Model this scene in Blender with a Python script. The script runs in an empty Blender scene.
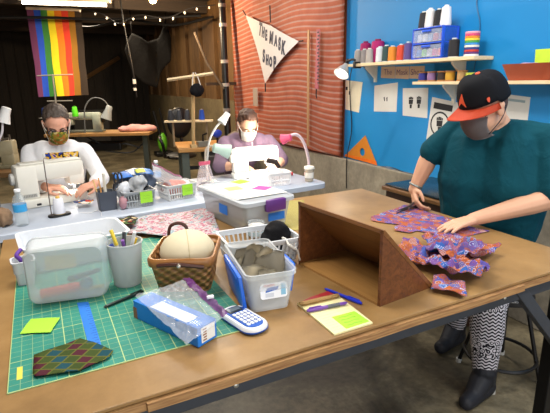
import bpy, bmesh, math, random
from mathutils import Vector, Matrix, noise
random.seed(7)
SC = bpy.context.scene
COL = SC.collection
V = Vector
PI = math.pi

# ---------------------------------------------------------------- camera
hd, pit, rol = math.radians(26.75), math.radians(15.156), math.radians(-1.02)
F0 = V((math.sin(hd), math.cos(hd), 0)); R0 = V((math.cos(hd), -math.sin(hd), 0)); Z = V((0, 0, 1))
Fw = F0 * math.cos(pit) - Z * math.sin(pit)
Up = F0 * math.sin(pit) + Z * math.cos(pit)
Rt = R0 * math.cos(rol) + Up * math.sin(rol)
Up = Up * math.cos(rol) - R0 * math.sin(rol)
cam = bpy.data.cameras.new('camera'); cam_o = bpy.data.objects.new('camera', cam); COL.objects.link(cam_o)
cam_o.matrix_world = Matrix(((Rt.x, Up.x, -Fw.x, 0), (Rt.y, Up.y, -Fw.y, 0), (Rt.z, Up.z, -Fw.z, 1.5), (0, 0, 0, 1)))
cam.sensor_width = 36; cam.lens = 36 * 462 / 550; cam.clip_start = .02
SC.camera = cam_o

# ---------------------------------------------------------------- world, lights, exposure
wd = bpy.data.worlds.new('world'); SC.world = wd; wd.use_nodes = True
wd.node_tree.nodes['Background'].inputs[0].default_value = (1, .93, .85, 1)
wd.node_tree.nodes['Background'].inputs[1].default_value = .3
def area(name, loc, sx, sy, en, col, rot=(0, 0, 0)):
    l = bpy.data.lights.new(name, 'AREA'); l.shape = 'RECTANGLE'; l.size = sx; l.size_y = sy; l.energy = en; l.color = col
    o = bpy.data.objects.new(name, l); COL.objects.link(o); o.location = loc; o.rotation_euler = rot; return o
area('ceiling_light_work_table', (-.15, 1.75, 2.70), 1.2, .35, 46, (1, .95, .88))
area('ceiling_light_wall_side', (1.5, 2.1, 2.70), .35, 1.3, 34, (1, .96, .9))
area('fill_light_front', (.9, -.2, 2.70), 1.3, .4, 30, (1, .95, .88))  # added fill over the front area, no known ceiling fixture
area('fill_light_behind_camera', (.2, -2.0, 1.25), 4.5, 2.2, 70, (.97, .98, 1), (math.radians(90), 0, 0))  # broad frontal fill added behind the camera, no known door opening
area('fill_light_far_rear', (1.5, 9.3, 2.60), 1.2, .3, 38, (1, .84, .62))  # added to brighten the rear wall and floor, no lamp known there
area('fill_light_floor_side', (2.2, .2, 2.70), .35, 1.3, 30, (1, .96, .9))  # unseen light added to lift the floor on the right
area('ceiling_light_rear', (1.35, 4.3, 2.70), 1.2, .3, 42, (1, .93, .84))
vs = SC.view_settings
SC.display_settings.display_device = 'sRGB'
vs.view_transform = 'Standard'; vs.look = 'None'; vs.exposure = 0.0; vs.gamma = 1; vs.use_curve_mapping = False

# ---------------------------------------------------------------- materials
def lin(c):
    if isinstance(c, str):
        c = [int(c[i:i + 2], 16) / 255 for i in (0, 2, 4)]
    return tuple((x / 12.92 if x <= .04045 else ((x + .055) / 1.055) ** 2.4) for x in c[:3]) + (1,)
class NT:
    def __init__(s, name):
        s.m = bpy.data.materials.new(name); s.m.use_nodes = True; s.t = s.m.node_tree
        s.b = s.t.nodes['Principled BSDF']
    def n(s, ty, **k):
        x = s.t.nodes.new(ty)
        for a, b in k.items(): setattr(x, a, b)
        return x
    def l(s, a, b): s.t.links.new(a, b)
    def coord(s, kind='Object', scale=(1, 1, 1), rot=(0, 0, 0), loc=(0, 0, 0)):
        c = s.n('ShaderNodeTexCoord'); m = s.n('ShaderNodeMapping')
        m.inputs['Scale'].default_value = scale; m.inputs['Rotation'].default_value = rot; m.inputs['Location'].default_value = loc
        s.l(c.outputs[kind], m.inputs[0]); return m.outputs[0]
    def noise(s, co, sc, det=4, rough=.6, dist=0):
        x = s.n('ShaderNodeTexNoise'); x.inputs['Scale'].default_value = sc; x.inputs['Detail'].default_value = det
        x.inputs['Roughness'].default_value = rough; x.inputs['Distortion'].default_value = dist; s.l(co, x.inputs['Vector']); return x.outputs['Fac']
    def ramp(s, fac, stops, const=False):
        r = s.n('ShaderNodeValToRGB'); e = r.color_ramp.elements
        if const: r.color_ramp.interpolation = 'CONSTANT'
        while len(e) < len(stops): e.new(.5)
        for i, (p, c) in enumerate(stops): e[i].position = p; e[i].color = lin(c)
        s.l(fac, r.inputs[0]); return r.outputs[0]
    def math(s, op, a, b=None):
        m = s.n('ShaderNodeMath', operation=op)
        for i, v in enumerate((a, b)):
            if v is None: continue
            if isinstance(v, (int, float)): m.inputs[i].default_value = v
            else: s.l(v, m.inputs[i])
        return m.outputs[0]
    def mix(s, fac, a, b):
        m = s.n('ShaderNodeMix', data_type='RGBA')
        if isinstance(fac, (int, float)): m.inputs[0].default_value = fac
        else: s.l(fac, m.inputs[0])
        for k, v in ((6, a), (7, b)):
            if isinstance(v, (str, tuple, list)): m.inputs[k].default_value = lin(v)
            else: s.l(v, m.inputs[k])
        return m.outputs[2]
    def col(s, v):
        if isinstance(v, (str, tuple)): s.b.inputs['Base Color'].default_value = lin(v)
        else: s.l(v, s.b.inputs['Base Color'])
    def bump(s, h, strength=.3, dist=.01):
        x = s.n('ShaderNodeBump'); x.inputs['Strength'].default_value = strength; x.inputs['Distance'].default_value = dist
        s.l(h, x.inputs['Height']); s.l(x.outputs[0], s.b.inputs['Normal'])
    def set(s, rough=.5, metal=0, spec=.5, alpha=1):
        s.b.inputs['Roughness'].default_value = rough; s.b.inputs['Metallic'].default_value = metal
        s.b.inputs['Specular IOR Level'].default_value = spec; s.b.inputs['Alpha'].default_value = alpha
        return s.m
def plain(name, c, rough=.5, metal=0, spec=.5, alpha=1, var=.12, vs_=30, bump=0, bs=200):
    n = NT(name); co = n.coord()
    if var:
        h = lin(c); f = n.noise(co, vs_)
        a = n.n('ShaderNodeMix', data_type='RGBA'); a.inputs[6].default_value = tuple(x * (1 - var) for x in h[:3]) + (1,)
        a.inputs[7].default_value = tuple(min(1, x * (1 + var)) for x in h[:3]) + (1,)
        n.l(f, a.inputs[0]); n.col(a.outputs[2])
    else: n.col(c)
    if bump: n.bump(n.noise(co, bs, 3), bump, .003)
    return n.set(rough, metal, spec, alpha)
def emis(name, c, s):
    n = NT(name); n.col(c); n.b.inputs['Emission Color'].default_value = lin(c); n.b.inputs['Emission Strength'].default_value = s; return n.set()
_cc = {}
def C_(c, rough=.5, metal=0, alpha=1, spec=.5):
    k = (c, rough, metal, alpha, spec)
    if k not in _cc: _cc[k] = plain('paint_' + c, c, rough, metal, spec, alpha, var=.08)
    return _cc[k]

def m_wood(name, c1, c2, sc=6, rough=.5, axis=0, bump=.1):
    n = NT(name); s = [sc * 4] * 3; s[axis] = sc * .35; co = n.coord(scale=tuple(s))
    f = n.noise(co, 3, 6, .6, 1.2); n.col(n.ramp(f, [(.25, c1), (.75, c2)])); n.bump(f, bump, .004); return n.set(rough)
def m_board():
    n = NT('hardboard_tan'); co = n.coord(); f = n.noise(co, 3.2, 8, .65); g = n.noise(co, 90, 3)
    c = n.ramp(f, [(.3, '7a5c35'), (.5, '977548'), (.7, 'a98758')])
    n.col(n.mix(n.math('MULTIPLY', g, .25), c, '7d5c33')); n.bump(g, .05, .002)
    return n.set(.36, spec=.45)
def m_ply():
    n = NT('raw_plywood_edge'); co = n.coord(scale=(3, 3, 60)); f = n.noise(co, 4, 5); n.col(n.ramp(f, [(.3, '7a522c'), (.7, 'ad8452')])); return n.set(.7)
def m_mat():
    n = NT('cutting_mat_green'); c = n.n('ShaderNodeTexCoord'); s = n.n('ShaderNodeSeparateXYZ'); n.l(c.outputs['Object'], s.inputs[0])
    masks = []
    for ax in (0, 1):
        for per, w, a in ((.0254, .05, .34), (.1270, .018, .62)):
            fr = n.math('FRACT', n.math('DIVIDE', s.outputs[ax], per)); masks.append(n.math('MULTIPLY', n.math('LESS_THAN', fr, w), a))
    m = masks[0]
    for x in masks[1:]: m = n.math('MAXIMUM', m, x)
    f = n.noise(n.coord(), 8, 4)
    n.col(n.mix(m, n.ramp(f, [(.3, '257868'), (.7, '358b79')]), 'd3dc8a')); return n.set(.5, spec=.35)
def m_concrete(name, cs, sc=1.5, rough=.75, bump=.25):
    n = NT(name); co = n.coord(); f = n.noise(co, sc, 9, .68, .6); g = n.noise(co, sc * 14, 5)
    k = n.math('ADD', n.math('MULTIPLY', f, .75), n.math('MULTIPLY', g, .25))
    n.col(n.ramp(k, [(.33, cs[0]), (.5, cs[1]), (.66, cs[2])])); n.bump(k, bump, .01); return n.set(rough)
def m_curtain():
    n = NT('corrugated_red_sheet'); c = n.n('ShaderNodeUVMap'); s = n.n('ShaderNodeSeparateXYZ'); n.l(c.outputs[0], s.inputs[0])
    fr = n.math('FRACT', s.outputs[1]); k = n.math('LESS_THAN', n.math('ABSOLUTE', n.math('SUBTRACT', fr, .5)), .15)
    f = n.noise(n.coord(), 6, 6)
    n.col(n.mix(k, n.ramp(f, [(.3, 'cf6f54'), (.7, 'df8263')]), n.ramp(f, [(.3, 'd5a093'), (.7, 'e6b9ac')]))); n.bump(f, .15, .01); return n.set(.7)
def m_voro(name, stops, sc, dist=0, ringscale=0, rough=.8):
    n = NT(name); co = n.coord(); v = n.n('ShaderNodeTexVoronoi'); v.inputs['Scale'].default_value = sc; n.l(co, v.inputs['Vector'])
    sp = n.n('ShaderNodeSeparateColor'); n.l(v.outputs['Color'], sp.inputs[0])
    c = n.ramp(sp.outputs[0], stops, True)
    if ringscale:
        r = n.math('FRACT', n.math('MULTIPLY', v.outputs['Distance'], ringscale)); k = n.math('LESS_THAN', r, .3)
        w = n.n('ShaderNodeTexVoronoi'); w.inputs['Scale'].default_value = sc * 5; n.l(co, w.inputs['Vector'])
        d = n.math('LESS_THAN', w.outputs['Distance'], .28)
        c = n.mix(n.math('MULTIPLY', k, .85), c, n.ramp(sp.outputs[1], [(0, 'b9683a'), (.3, '34549c'), (.6, '6a4894'), (.85, 'a9b2cc')], True))
        c = n.mix(n.math('MULTIPLY', d, .6), c, n.ramp(sp.outputs[2], [(0, 'd8ccd8'), (.35, 'a04a2c'), (.65, '3f2a7c')], True))
    n.col(c); return n.set(rough, spec=.2)
def m_floral():
    n = NT('floral_cotton'); co = n.coord(); f = n.noise(co, 26, 3, .6, 1.5); g = n.noise(co, 60, 3, .6, 1)
    c = n.ramp(f, [(.3, '4f7f90'), (.42, 'a9b4b4'), (.50, 'c4b6b4'), (.58, 'b06a80'), (.7, '7f9a74')])
    n.col(n.mix(n.math('GREATER_THAN', g, .6), c, '8f3f5f')); return n.set(.85, spec=.2)
def m_plaid():
    n = NT('diamond_wax_print'); a = n.coord(rot=(0, 0, .6), scale=(1, 1.3, 1)); s = n.n('ShaderNodeSeparateXYZ'); n.l(a, s.inputs[0])
    u = n.math('DIVIDE', s.outputs[0], .034); w = n.math('DIVIDE', s.outputs[1], .034)
    ck = n.math('FRACT', n.math('MULTIPLY', n.math('ADD', n.math('FLOOR', u), n.math('FLOOR', w)), .25))
    c = n.ramp(ck, [(0, '481a26'), (.2, '39471a'), (.45, '16434c'), (.7, '354318')], True)
    e = n.math('LESS_THAN', n.math('MINIMUM', n.math('FRACT', u), n.math('FRACT', w)), .14)
    n.col(n.mix(e, c, '585a22')); return n.set(.8, spec=.2)
def m_leggings():
    n = NT('black_white_print_leggings'); c = n.n('ShaderNodeTexCoord'); s = n.n('ShaderNodeSeparateXYZ'); n.l(c.outputs['Object'], s.inputs[0])
    ang = n.math('ARCTAN2', n.math('SUBTRACT', s.outputs[1], -.13), n.math('SUBTRACT', s.outputs[0], -.15))
    zz = n.math('MULTIPLY', n.math('SINE', n.math('MULTIPLY', ang, 16)), .0045)
    st = n.math('FRACT', n.math('DIVIDE', n.math('ADD', s.outputs[2], zz), .0165))
    a = n.math('LESS_THAN', st, .5)
    v = n.n('ShaderNodeTexVoronoi'); v.inputs['Scale'].default_value = 45; n.l(c.outputs['Object'], v.inputs['Vector'])
    b = n.math('GREATER_THAN', n.math('FRACT', n.math('MULTIPLY', v.outputs['Distance'], 2.6)), .5)
    band = n.math('LESS_THAN', n.math('FRACT', n.math('DIVIDE', s.outputs[2], .23)), .36)
    k = n.math('ADD', n.math('MULTIPLY', a, n.math('SUBTRACT', 1, band)), n.math('MULTIPLY', b, band))
    n.col(n.mix(k, '1b1922', 'dcd8de')); return n.set(.8, spec=.2)
def m_weave():
    n = NT('woven_splint'); c = n.n('ShaderNodeTexCoord'); s = n.n('ShaderNodeSeparateXYZ'); n.l(c.outputs['Object'], s.inputs[0])
    u = n.math('DIVIDE', n.math('ADD', s.outputs[0], s.outputs[1]), .020); w = n.math('DIVIDE', s.outputs[2], .0135)
    par = n.math('FRACT', n.math('MULTIPLY', n.math('FLOOR', w), .5))
    uu = n.math('FRACT', n.math('MULTIPLY', n.math('ADD', u, n.math('MULTIPLY', par, 2)), .5))
    hh = n.math('MULTIPLY', n.math('SINE', n.math('MULTIPLY', uu, 2 * PI)), n.math('SINE', n.math('MULTIPLY', n.math('FRACT', w), PI)))
    f = n.noise(n.coord(scale=(1, 1, 3)), 30, 4)
    n.col(n.mix(n.math('MULTIPLY', n.math('ADD', hh, 1), .5), n.ramp(f, [(.3, '6b421d'), (.7, '87572c')]), n.ramp(f, [(.3, 'a8743c'), (.7, 'c9945a')])))
    n.bump(hh, .8, .006); return n.set(.45)
def m_shirt(name, c, var=.15, bump=.25):
    n = NT(name); co = n.coord(); f = n.noise(co, 5, 4, .6, .8); h = lin(c)
    a = n.n('ShaderNodeMix', data_type='RGBA'); a.inputs[6].default_value = tuple(x * (1 - var) for x in h[:3]) + (1,); a.inputs[7].default_value = tuple(min(1, x * (1 + var)) for x in h[:3]) + (1,)
    n.l(f, a.inputs[0]); n.col(a.outputs[2]); n.bump(n.noise(co, 9, 3, .5, 1.6), bump, .03); return n.set(.85, spec=.15)
def m_shirt_print():
    n = NT('white_tee_with_print'); c = n.n('ShaderNodeTexCoord'); s = n.n('ShaderNodeSeparateXYZ'); n.l(c.outputs['Object'], s.inputs[0])
    def inside(o, lo, hi): return n.math('MULTIPLY', n.math('GREATER_THAN', o, lo), n.math('LESS_THAN', o, hi))
    m = n.math('MULTIPLY', inside(s.outputs[0], -.08, .13), inside(s.outputs[2], .955, 1.055)); m = n.math('MULTIPLY', m, n.math('LESS_THAN', s.outputs[1], -.18))
    f = n.noise(n.coord(), 24, 2, .4, .8)
    p = n.ramp(f, [(.0, '2c3f9c'), (.42, '1a1a22'), (.47, 'e8b93c'), (.56, 'f0efe8'), (.6, 'd06a3a'), (.66, '3a56b8')], True)
    n.col(n.mix(m, 'e2e2e4', p)); n.bump(n.noise(n.coord(), 9, 3, .5, 1.6), .25, .03); return n.set(.85, spec=.15)
def m_clear(name, tint='e8eef2', a=.22, rough=.15):
    return plain(name, tint, rough, 0, .5, a, var=0)

BOARD = m_board(); PLY = m_ply(); MAT = m_mat()
STEEL = plain('painted_steel_blue_grey', '3d4148', .45, .1, var=.2)
BLACKM = plain('black_metal', '141416', .4, .2)
WHITEP = plain('white_plastic', 'cdd1d6', .4, var=.04)
TABLEW = plain('white_folding_table_plastic', 'b6bfcd', .45, var=.04, bump=.05)
PINE = m_wood('pine', 'd9bf92', 'ecd9b4', 5, .6, 1)
DARKW = m_wood('dark_stained_wood', '4a2813', '7a4824', 5, .4, 1)
WORN = m_wood('worn_bench_top', '8a6a40', 'b8946a', 5, .6, 0)
SKIN = plain('skin_light', 'd2a183', .5, var=.07, vs_=18)
SKIN2 = plain('skin_rosy', 'd39a80', .5, var=.08, vs_=18)
FROST = plain('frosted_plastic', 'c3c8c9', .55, 0, .3, .42, var=.02)
CLEAR = m_clear('clear_plastic', 'dfe8ee', .25, .12)
CLEAR2 = m_clear('thin_clear_film', 'eef2f6', .26, .12)
MILKY = plain('milky_bin_plastic', 'dbe1e4', .3, 0, .5, .36, var=.02)
WATER = m_clear('bottle_plastic', 'dce8ec', .24, .08)
ANKARA = m_voro('paisley_wax_print', [(0, '9a4f2e'), (.28, '5a4384'), (.50, '28579c'), (.64, 'a35c34'), (.84, '6d4a80')], 40, ringscale=4.5)
FLORAL = m_floral(); PLAID = m_plaid(); LEGG = m_leggings(); WEAVE = m_weave()
LIME = plain('lime_sticky_paper', '9fdc36', .8, var=.04)
YELLOWN = plain('yellow_sticky_paper', 'd2cf7c', .8, var=.04)
PINKN = plain('pink_sticky_paper', 'e84f9c', .8, var=.04)
PAPER = plain('white_paper', 'd6d4ce', .8, var=.04)
CREAMP = plain('cream_paper', 'dcd2b8', .8, var=.05)
BLUEP = plain('blue_plastic', '1560c8', .35, var=.1)
TAPE = plain('blue_tape', '1a72cf', .6, var=.1)
BEIGE = m_shirt('beige_cotton', 'bdb39c', .12, .1)
BLACKC = m_shirt('black_cloth', '121215', .2, .2)
HAIR1 = plain('dark_greying_hair', '463a31', .6, var=.4, vs_=120, bump=.5)
HAIR2 = plain('brown_hair', '4a2f20', .6, var=.4, vs_=120, bump=.5)

# ---------------------------------------------------------------- mesh helpers
def finish(name, bm, mat, parent=None, smooth=False, world=True, mats=None):
    """links bm as one mesh object; vertices are in world space and moved to the parent's space"""
    if parent is not None and world: bmesh.ops.transform(bm, matrix=MW[parent.name].inverted(), verts=bm.verts)
    bmesh.ops.recalc_face_normals(bm, faces=bm.faces)
    me = bpy.data.meshes.new(name); bm.to_mesh(me); bm.free()
    for m in (mats or [mat]): me.materials.append(m)
    if smooth:
        for p in me.polygons: p.use_smooth = True
        if smooth != 'all': me.set_sharp_from_angle(angle=math.radians(42))
    o = bpy.data.objects.new(name, me); COL.objects.link(o)
    if parent is not None: o.parent = parent
    return o
MW = {}
def tag(o, label=None, cat=None, group=None, kind=None):
    if label: o['label'] = label
    if cat: o['category'] = cat
    if group: o['group'] = group
    if kind: o['kind'] = kind
    return o
def thing(name, label, cat, loc=(0, 0, 0), rz=0, group=None):
    o = bpy.data.objects.new(name, None); o.empty_display_size = .05; COL.objects.link(o); o.location = loc; o.rotation_euler = (0, 0, rz)
    MW[o.name] = Matrix.Translation(V(loc)) @ Matrix.Rotation(rz, 4, 'Z'); return tag(o, label, cat, group)
def solo(name, bm, mat, label, cat, group=None, smooth=False, mats=None, loc=None, rz=0):
    """a thing that is one mesh; its origin is put at loc"""
    if loc is not None:
        m = Matrix.Translation(V(loc)) @ Matrix.Rotation(rz, 4, 'Z'); bmesh.ops.transform(bm, matrix=m.inverted(), verts=bm.verts)
    o = finish(name, bm, mat, None, smooth, mats=mats)
    if loc is not None: o.location = loc; o.rotation_euler = (0, 0, rz); MW[o.name] = m
    else: MW[o.name] = Matrix()
    return tag(o, label, cat, group)
def struct(name, bm, mat, smooth=False):
    return tag(finish(name, bm, mat, None, smooth), kind='structure')
def local(root, name, bm, mat, smooth=False, mats=None):
    return finish(name, bm, mat, root, smooth, world=False, mats=mats)
def NB(): return bmesh.new()
def box(bm, x0, x1, y0, y1, z0, z1, bev=0, m=None, seg=2):
    r = bmesh.ops.create_cube(bm, size=1, matrix=Matrix.Translation(((x0 + x1) / 2, (y0 + y1) / 2, (z0 + z1) / 2)) @ Matrix.Diagonal((abs(x1 - x0), abs(y1 - y0), abs(z1 - z0), 1)))
    vs = r['verts']
    if bev:
        es = list({e for v in vs for e in v.link_edges})
        q = bmesh.ops.bevel(bm, geom=es, offset=bev, segments=seg, affect='EDGES', profile=.5); vs = list({v for f in q['faces'] for v in f.verts} | {v for v in vs if v.is_valid})
    if m is not None: bmesh.ops.transform(bm, matrix=m, verts=vs)
    return bm
def rrect(L, W, r, n=4):
    r = min(r, L / 2 - 1e-4, W / 2 - 1e-4); out = []
    for cx, cy, a0 in ((L / 2 - r, W / 2 - r, 0), (-L / 2 + r, W / 2 - r, 90), (-L / 2 + r, -W / 2 + r, 180), (L / 2 - r, -W / 2 + r, 270)):
        for i in range(n + 1):
            a = math.radians(a0 + 90 * i / n); out.append((cx + r * math.cos(a), cy + r * math.sin(a)))
    return out
def loft(bm, rings, cap0=True, cap1=True):
    rv = [[bm.verts.new(p) for p in r] for r in rings]; n = len(rv[0])
    for a, b in zip(rv, rv[1:]):
        for i in range(n): bm.faces.new((a[i], a[(i + 1) % n], b[(i + 1) % n], b[i]))
    if cap0: bm.faces.new(rv[0][::-1])
    if cap1: bm.faces.new(rv[-1])
    return [v for r in rv for v in r]
def rr_loft(bm, levels, M=None, n=4, cap0=True, cap1=True):
    """levels: (L, W, r, z)"""
    vs = loft(bm, [[(x, y, z) for x, y in rrect(L, W, r, n)] for L, W, r, z in levels], cap0, cap1)
    if M is not None: bmesh.ops.transform(bm, matrix=M, verts=vs)
    return bm
def tub(bm, L, W, H, t=.003, r=.02, taper=.85, lip=.006, M=None):
    return rr_loft(bm, [(L * taper, W * taper, r, 0), (L, W, r, H - .006), (L + 2 * lip, W + 2 * lip, r + lip, H - .005), (L + 2 * lip, W + 2 * lip, r + lip, H), (L - 2 * t, W - 2 * t, r, H), (L * taper - 2 * t, W * taper - 2 * t, r, t)], M)
def lathe(bm, prof, n=24, M=None, sx=1, sy=1, cap0=True, cap1=True):
    vs = loft(bm, [[(r * math.cos(2 * PI * i / n) * sx, r * math.sin(2 * PI * i / n) * sy, z) for i in range(n)] for r, z in prof], cap0, cap1)
    if M is not None: bmesh.ops.transform(bm, matrix=M, verts=vs)
    return bm
def frame(d, up=Z):
    d = V(d).normalized(); s = d.cross(up)
    if s.length < 1e-4: s = d.cross(V((0, 1, 0)))
    s.normalize(); u = s.cross(d); return s, u, d
def tube(bm, pts, r, n=8, closed=False):
    pts = [V(p) for p in pts]; rs = r if isinstance(r, (list, tuple)) else [r] * len(pts); rings = []; pu = None
    for i, p in enumerate(pts):
        a = pts[i - 1] if i else (pts[-1] if closed else p); b = pts[i + 1] if i + 1 < len(pts) else (pts[0] if closed else p)
        d = (b - a).normalized()
        if pu is None: s, u, _ = frame(d)
        else:
            u = (pu - d * pu.dot(d)); u = u.normalized() if u.length > 1e-5 else frame(d)[1]; s = d.cross(u)
        pu = u; rings.append([p + (s * math.cos(2 * PI * k / n) + u * math.sin(2 * PI * k / n)) * rs[i] for k in range(n)])
    if closed:
        rv = [[bm.verts.new(p) for p in q] for q in rings]
        for i in range(len(rv)):
            a, b = rv[i], rv[(i + 1) % len(rv)]
            for k in range(n): bm.faces.new((a[k], a[(k + 1) % n], b[(k + 1) % n], b[k]))
    else: loft(bm, rings)
    return bm
def bez(p, n=12):
    """smooth path through points (Catmull-Rom)"""
    p = [V(x) for x in p]; q = [p[0] * 2 - p[1]] + p + [p[-1] * 2 - p[-2]]; out = []
    for i in range(1, len(q) - 2):
        for k in range(n):
            t = k / n; a, b, c, d = q[i - 1:i + 3]
            out.append(.5 * ((2 * b) + (c - a) * t + (2 * a - 5 * b + 4 * c - d) * t * t + (3 * b - a - 3 * c + d) * t ** 3))
    return out + [p[-1]]
def sheet(bm, poly, z0, amp=.004, fr=12, thick=.0015, cuts=3, seed=0, M=None, power=1):
    """a flat cut shape with gentle folds"""
    vs = [bm.verts.new((x, y, z0)) for x, y in poly]; f = bm.faces.new(vs)
    bmesh.ops.triangulate(bm, faces=[f])
    for _ in range(cuts): bmesh.ops.subdivide_edges(bm, edges=[e for e in bm.edges if e.calc_length() > .012], cuts=1, use_grid_fill=True); bmesh.ops.triangulate(bm, faces=bm.faces)
    for v in bm.verts:
        k = .5 + .5 * noise.noise(V((v.co.x * fr + seed, v.co.y * fr * 1.0, seed * 1.7))); v.co.z = z0 + amp * max(0, min(1, k)) ** power * 1.3
    g = bmesh.ops.extrude_face_region(bm, geom=list(bm.faces)); nv = [x for x in g['geom'] if isinstance(x, bmesh.types.BMVert)]
    for v in nv: v.co.z += thick
    if M is not None: bmesh.ops.transform(bm, matrix=M, verts=bm.verts)
    return bm
def plate(bm, pts, nrm, t):
    """flat polygon (world points) given thickness t along nrm"""
    n = V(nrm).normalized(); loft(bm, [[V(p) for p in pts], [V(p) + n * t for p in pts]]); return bm
def wallpts(X, yz): return [(X, y, z) for y, z in yz]
def grid(nx, ny, fn):
    bm = NB(); g = [[bm.verts.new(fn(i / nx, j / ny)) for j in range(ny + 1)] for i in range(nx + 1)]
    for i in range(nx):
        for j in range(ny): bm.faces.new((g[i][j], g[i + 1][j], g[i + 1][j + 1], g[i][j + 1]))
    return bm
def text_bm(txt, size, M, depth=.0008, bold=0):
    c = bpy.data.curves.new('lettering', 'FONT'); c.body = txt; c.size = size; c.extrude = depth; c.align_x = 'CENTER'; c.align_y = 'CENTER'; c.offset = bold
    o = bpy.data.objects.new('lettering', c); COL.objects.link(o); bpy.context.view_layer.update()
    me = bpy.data.meshes.new_from_object(o.evaluated_get(bpy.context.evaluated_depsgraph_get()))
    bm = NB(); bm.from_mesh(me); bmesh.ops.transform(bm, matrix=M, verts=bm.verts)
    bpy.data.objects.remove(o); bpy.data.curves.remove(c); bpy.data.meshes.remove(me); return bm
def merge(bm, other):
    me = bpy.data.meshes.new('tmp'); other.to_mesh(me); other.free(); bm.from_mesh(me); bpy.data.meshes.remove(me); return bm
def wall_M(X, y, z, roll=0):   # lettering on the right-hand wall, facing -X
    return Matrix.Translation((X, y, z)) @ Matrix(((0, 0, -1, 0), (-1, 0, 0, 0), (0, 1, 0, 0), (0, 0, 0, 1))) @ Matrix.Rotation(roll, 4, 'Z')
def flat_M(x, y, z, rz=0): return Matrix.Translation((x, y, z)) @ Matrix.Rotation(rz, 4, 'Z')
# --- organic bodies: tapered limbs and ellipsoids fused into one continuous skin
def limb(bm, p0, r0, p1, r1, s=10):
    vs = []
    for p, r in ((p0, r0), (p1, r1)): vs += bmesh.ops.create_uvsphere(bm, u_segments=s, v_segments=s // 2 + 1, radius=r, matrix=Matrix.Translation(V(p)))['verts']
    fs = list({f for v in vs for f in v.link_faces}); bmesh.ops.delete(bm, geom=fs, context='FACES_ONLY')
    es = list({e for v in vs for e in v.link_edges}); bmesh.ops.delete(bm, geom=es, context='EDGES_FACES') if es else None
    vs = [v for v in vs if v.is_valid]
    r = bmesh.ops.convex_hull(bm, input=vs); bmesh.ops.delete(bm, geom=[g for g in r['geom_interior'] if isinstance(g, bmesh.types.BMVert)], context='VERTS')
def chain(bm, pr):
    for (p, r), (q, t) in zip(pr, pr[1:]): limb(bm, p, r, q, t)
def ell(bm, c, rad, M3=None, s=20):
    m = Matrix.Translation(V(c)) @ (M3.to_4x4() if M3 is not None else Matrix()) @ Matrix.Diagonal((rad[0], rad[1], rad[2], 1))
    bmesh.ops.create_uvsphere(bm, u_segments=s, v_segments=s // 2, radius=1, matrix=m)
def fuse(bm, voxel=.006, smooth=4, wr=0, wf=9, seed=0, zmin=None):
    me = bpy.data.meshes.new('tmp'); bm.to_mesh(me); bm.free(); o = bpy.data.objects.new('tmp', me); COL.objects.link(o)
    md = o.modifiers.new('r', 'REMESH'); md.mode = 'VOXEL'; md.voxel_size = voxel
    if smooth: ms = o.modifiers.new('s', 'SMOOTH'); ms.iterations = smooth; ms.factor = .5
    bpy.context.view_layer.update()
    m2 = bpy.data.meshes.new_from_object(o.evaluated_get(bpy.context.evaluated_depsgraph_get())); b = NB(); b.from_mesh(m2)
    bpy.data.objects.remove(o); bpy.data.meshes.remove(me); bpy.data.meshes.remove(m2)
    if wr:
        b.normal_update()
        for v in b.verts:
            p = v.co * wf; k = noise.noise(V((p.x + seed, p.y, p.z * .55))) * .6 + (1 - abs(noise.noise(V((p.x * 1.3, p.y * 1.3 + seed, p.z * .8)))) * 2) * .5
            v.co += v.normal * k * wr
    return b
def hand(bm, w, d, n, thumb, curls=(.35, .35, .3, .3), spread=.012, sc=1.0, tcurl=.3):
    """palm and five fingers. w wrist, d pointing direction, n back of the hand, thumb: +1/-1 side"""
    d = V(d).normalized(); n = V(n); n = (n - d * n.dot(d)).normalized(); s = d.cross(n) * thumb; w = V(w)
    for i in range(4):
        o = (.029 - .0195 * i) * sc; kn = w + d * (.088 - .004 * abs(i - 1)) * sc + s * o
        limb(bm, w + s * o * .6 + d * .012 * sc, .0165 * sc, kn, .0125 * sc)
        p = kn; a = 0; dd = (d + s * (1.3 - i) * spread * 6).normalized()
        for seg, (ln, r0, r1) in enumerate(((.043, .0105, .0095), (.026, .0095, .0085), (.020, .0085, .007))):
            a += curls[i] * (1, .9, .7)[seg]; L = ln * (.93, 1.04, .98, .80)[i] * sc
            q = p + (dd * math.cos(a) - n * math.sin(a)) * L; limb(bm, p, r0 * sc, q, r1 * sc, 8); p = q
    b = w + d * .022 * sc + s * .026 * sc - n * .004; t1 = b + (d * .55 + s * .75 - n * .25).normalized() * .042 * sc
    t2 = t1 + (d * .85 + s * (.35 - tcurl) - n * .25).normalized() * .032 * sc; t3 = t2 + (d * .95 + s * (.1 - tcurl) - n * .2).normalized() * .024 * sc
    limb(bm, b, .016 * sc, t1, .012 * sc, 8); limb(bm, t1, .0115 * sc, t2, .0105 * sc, 8); limb(bm, t2, .0105 * sc, t3, .008 * sc, 8)
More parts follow.
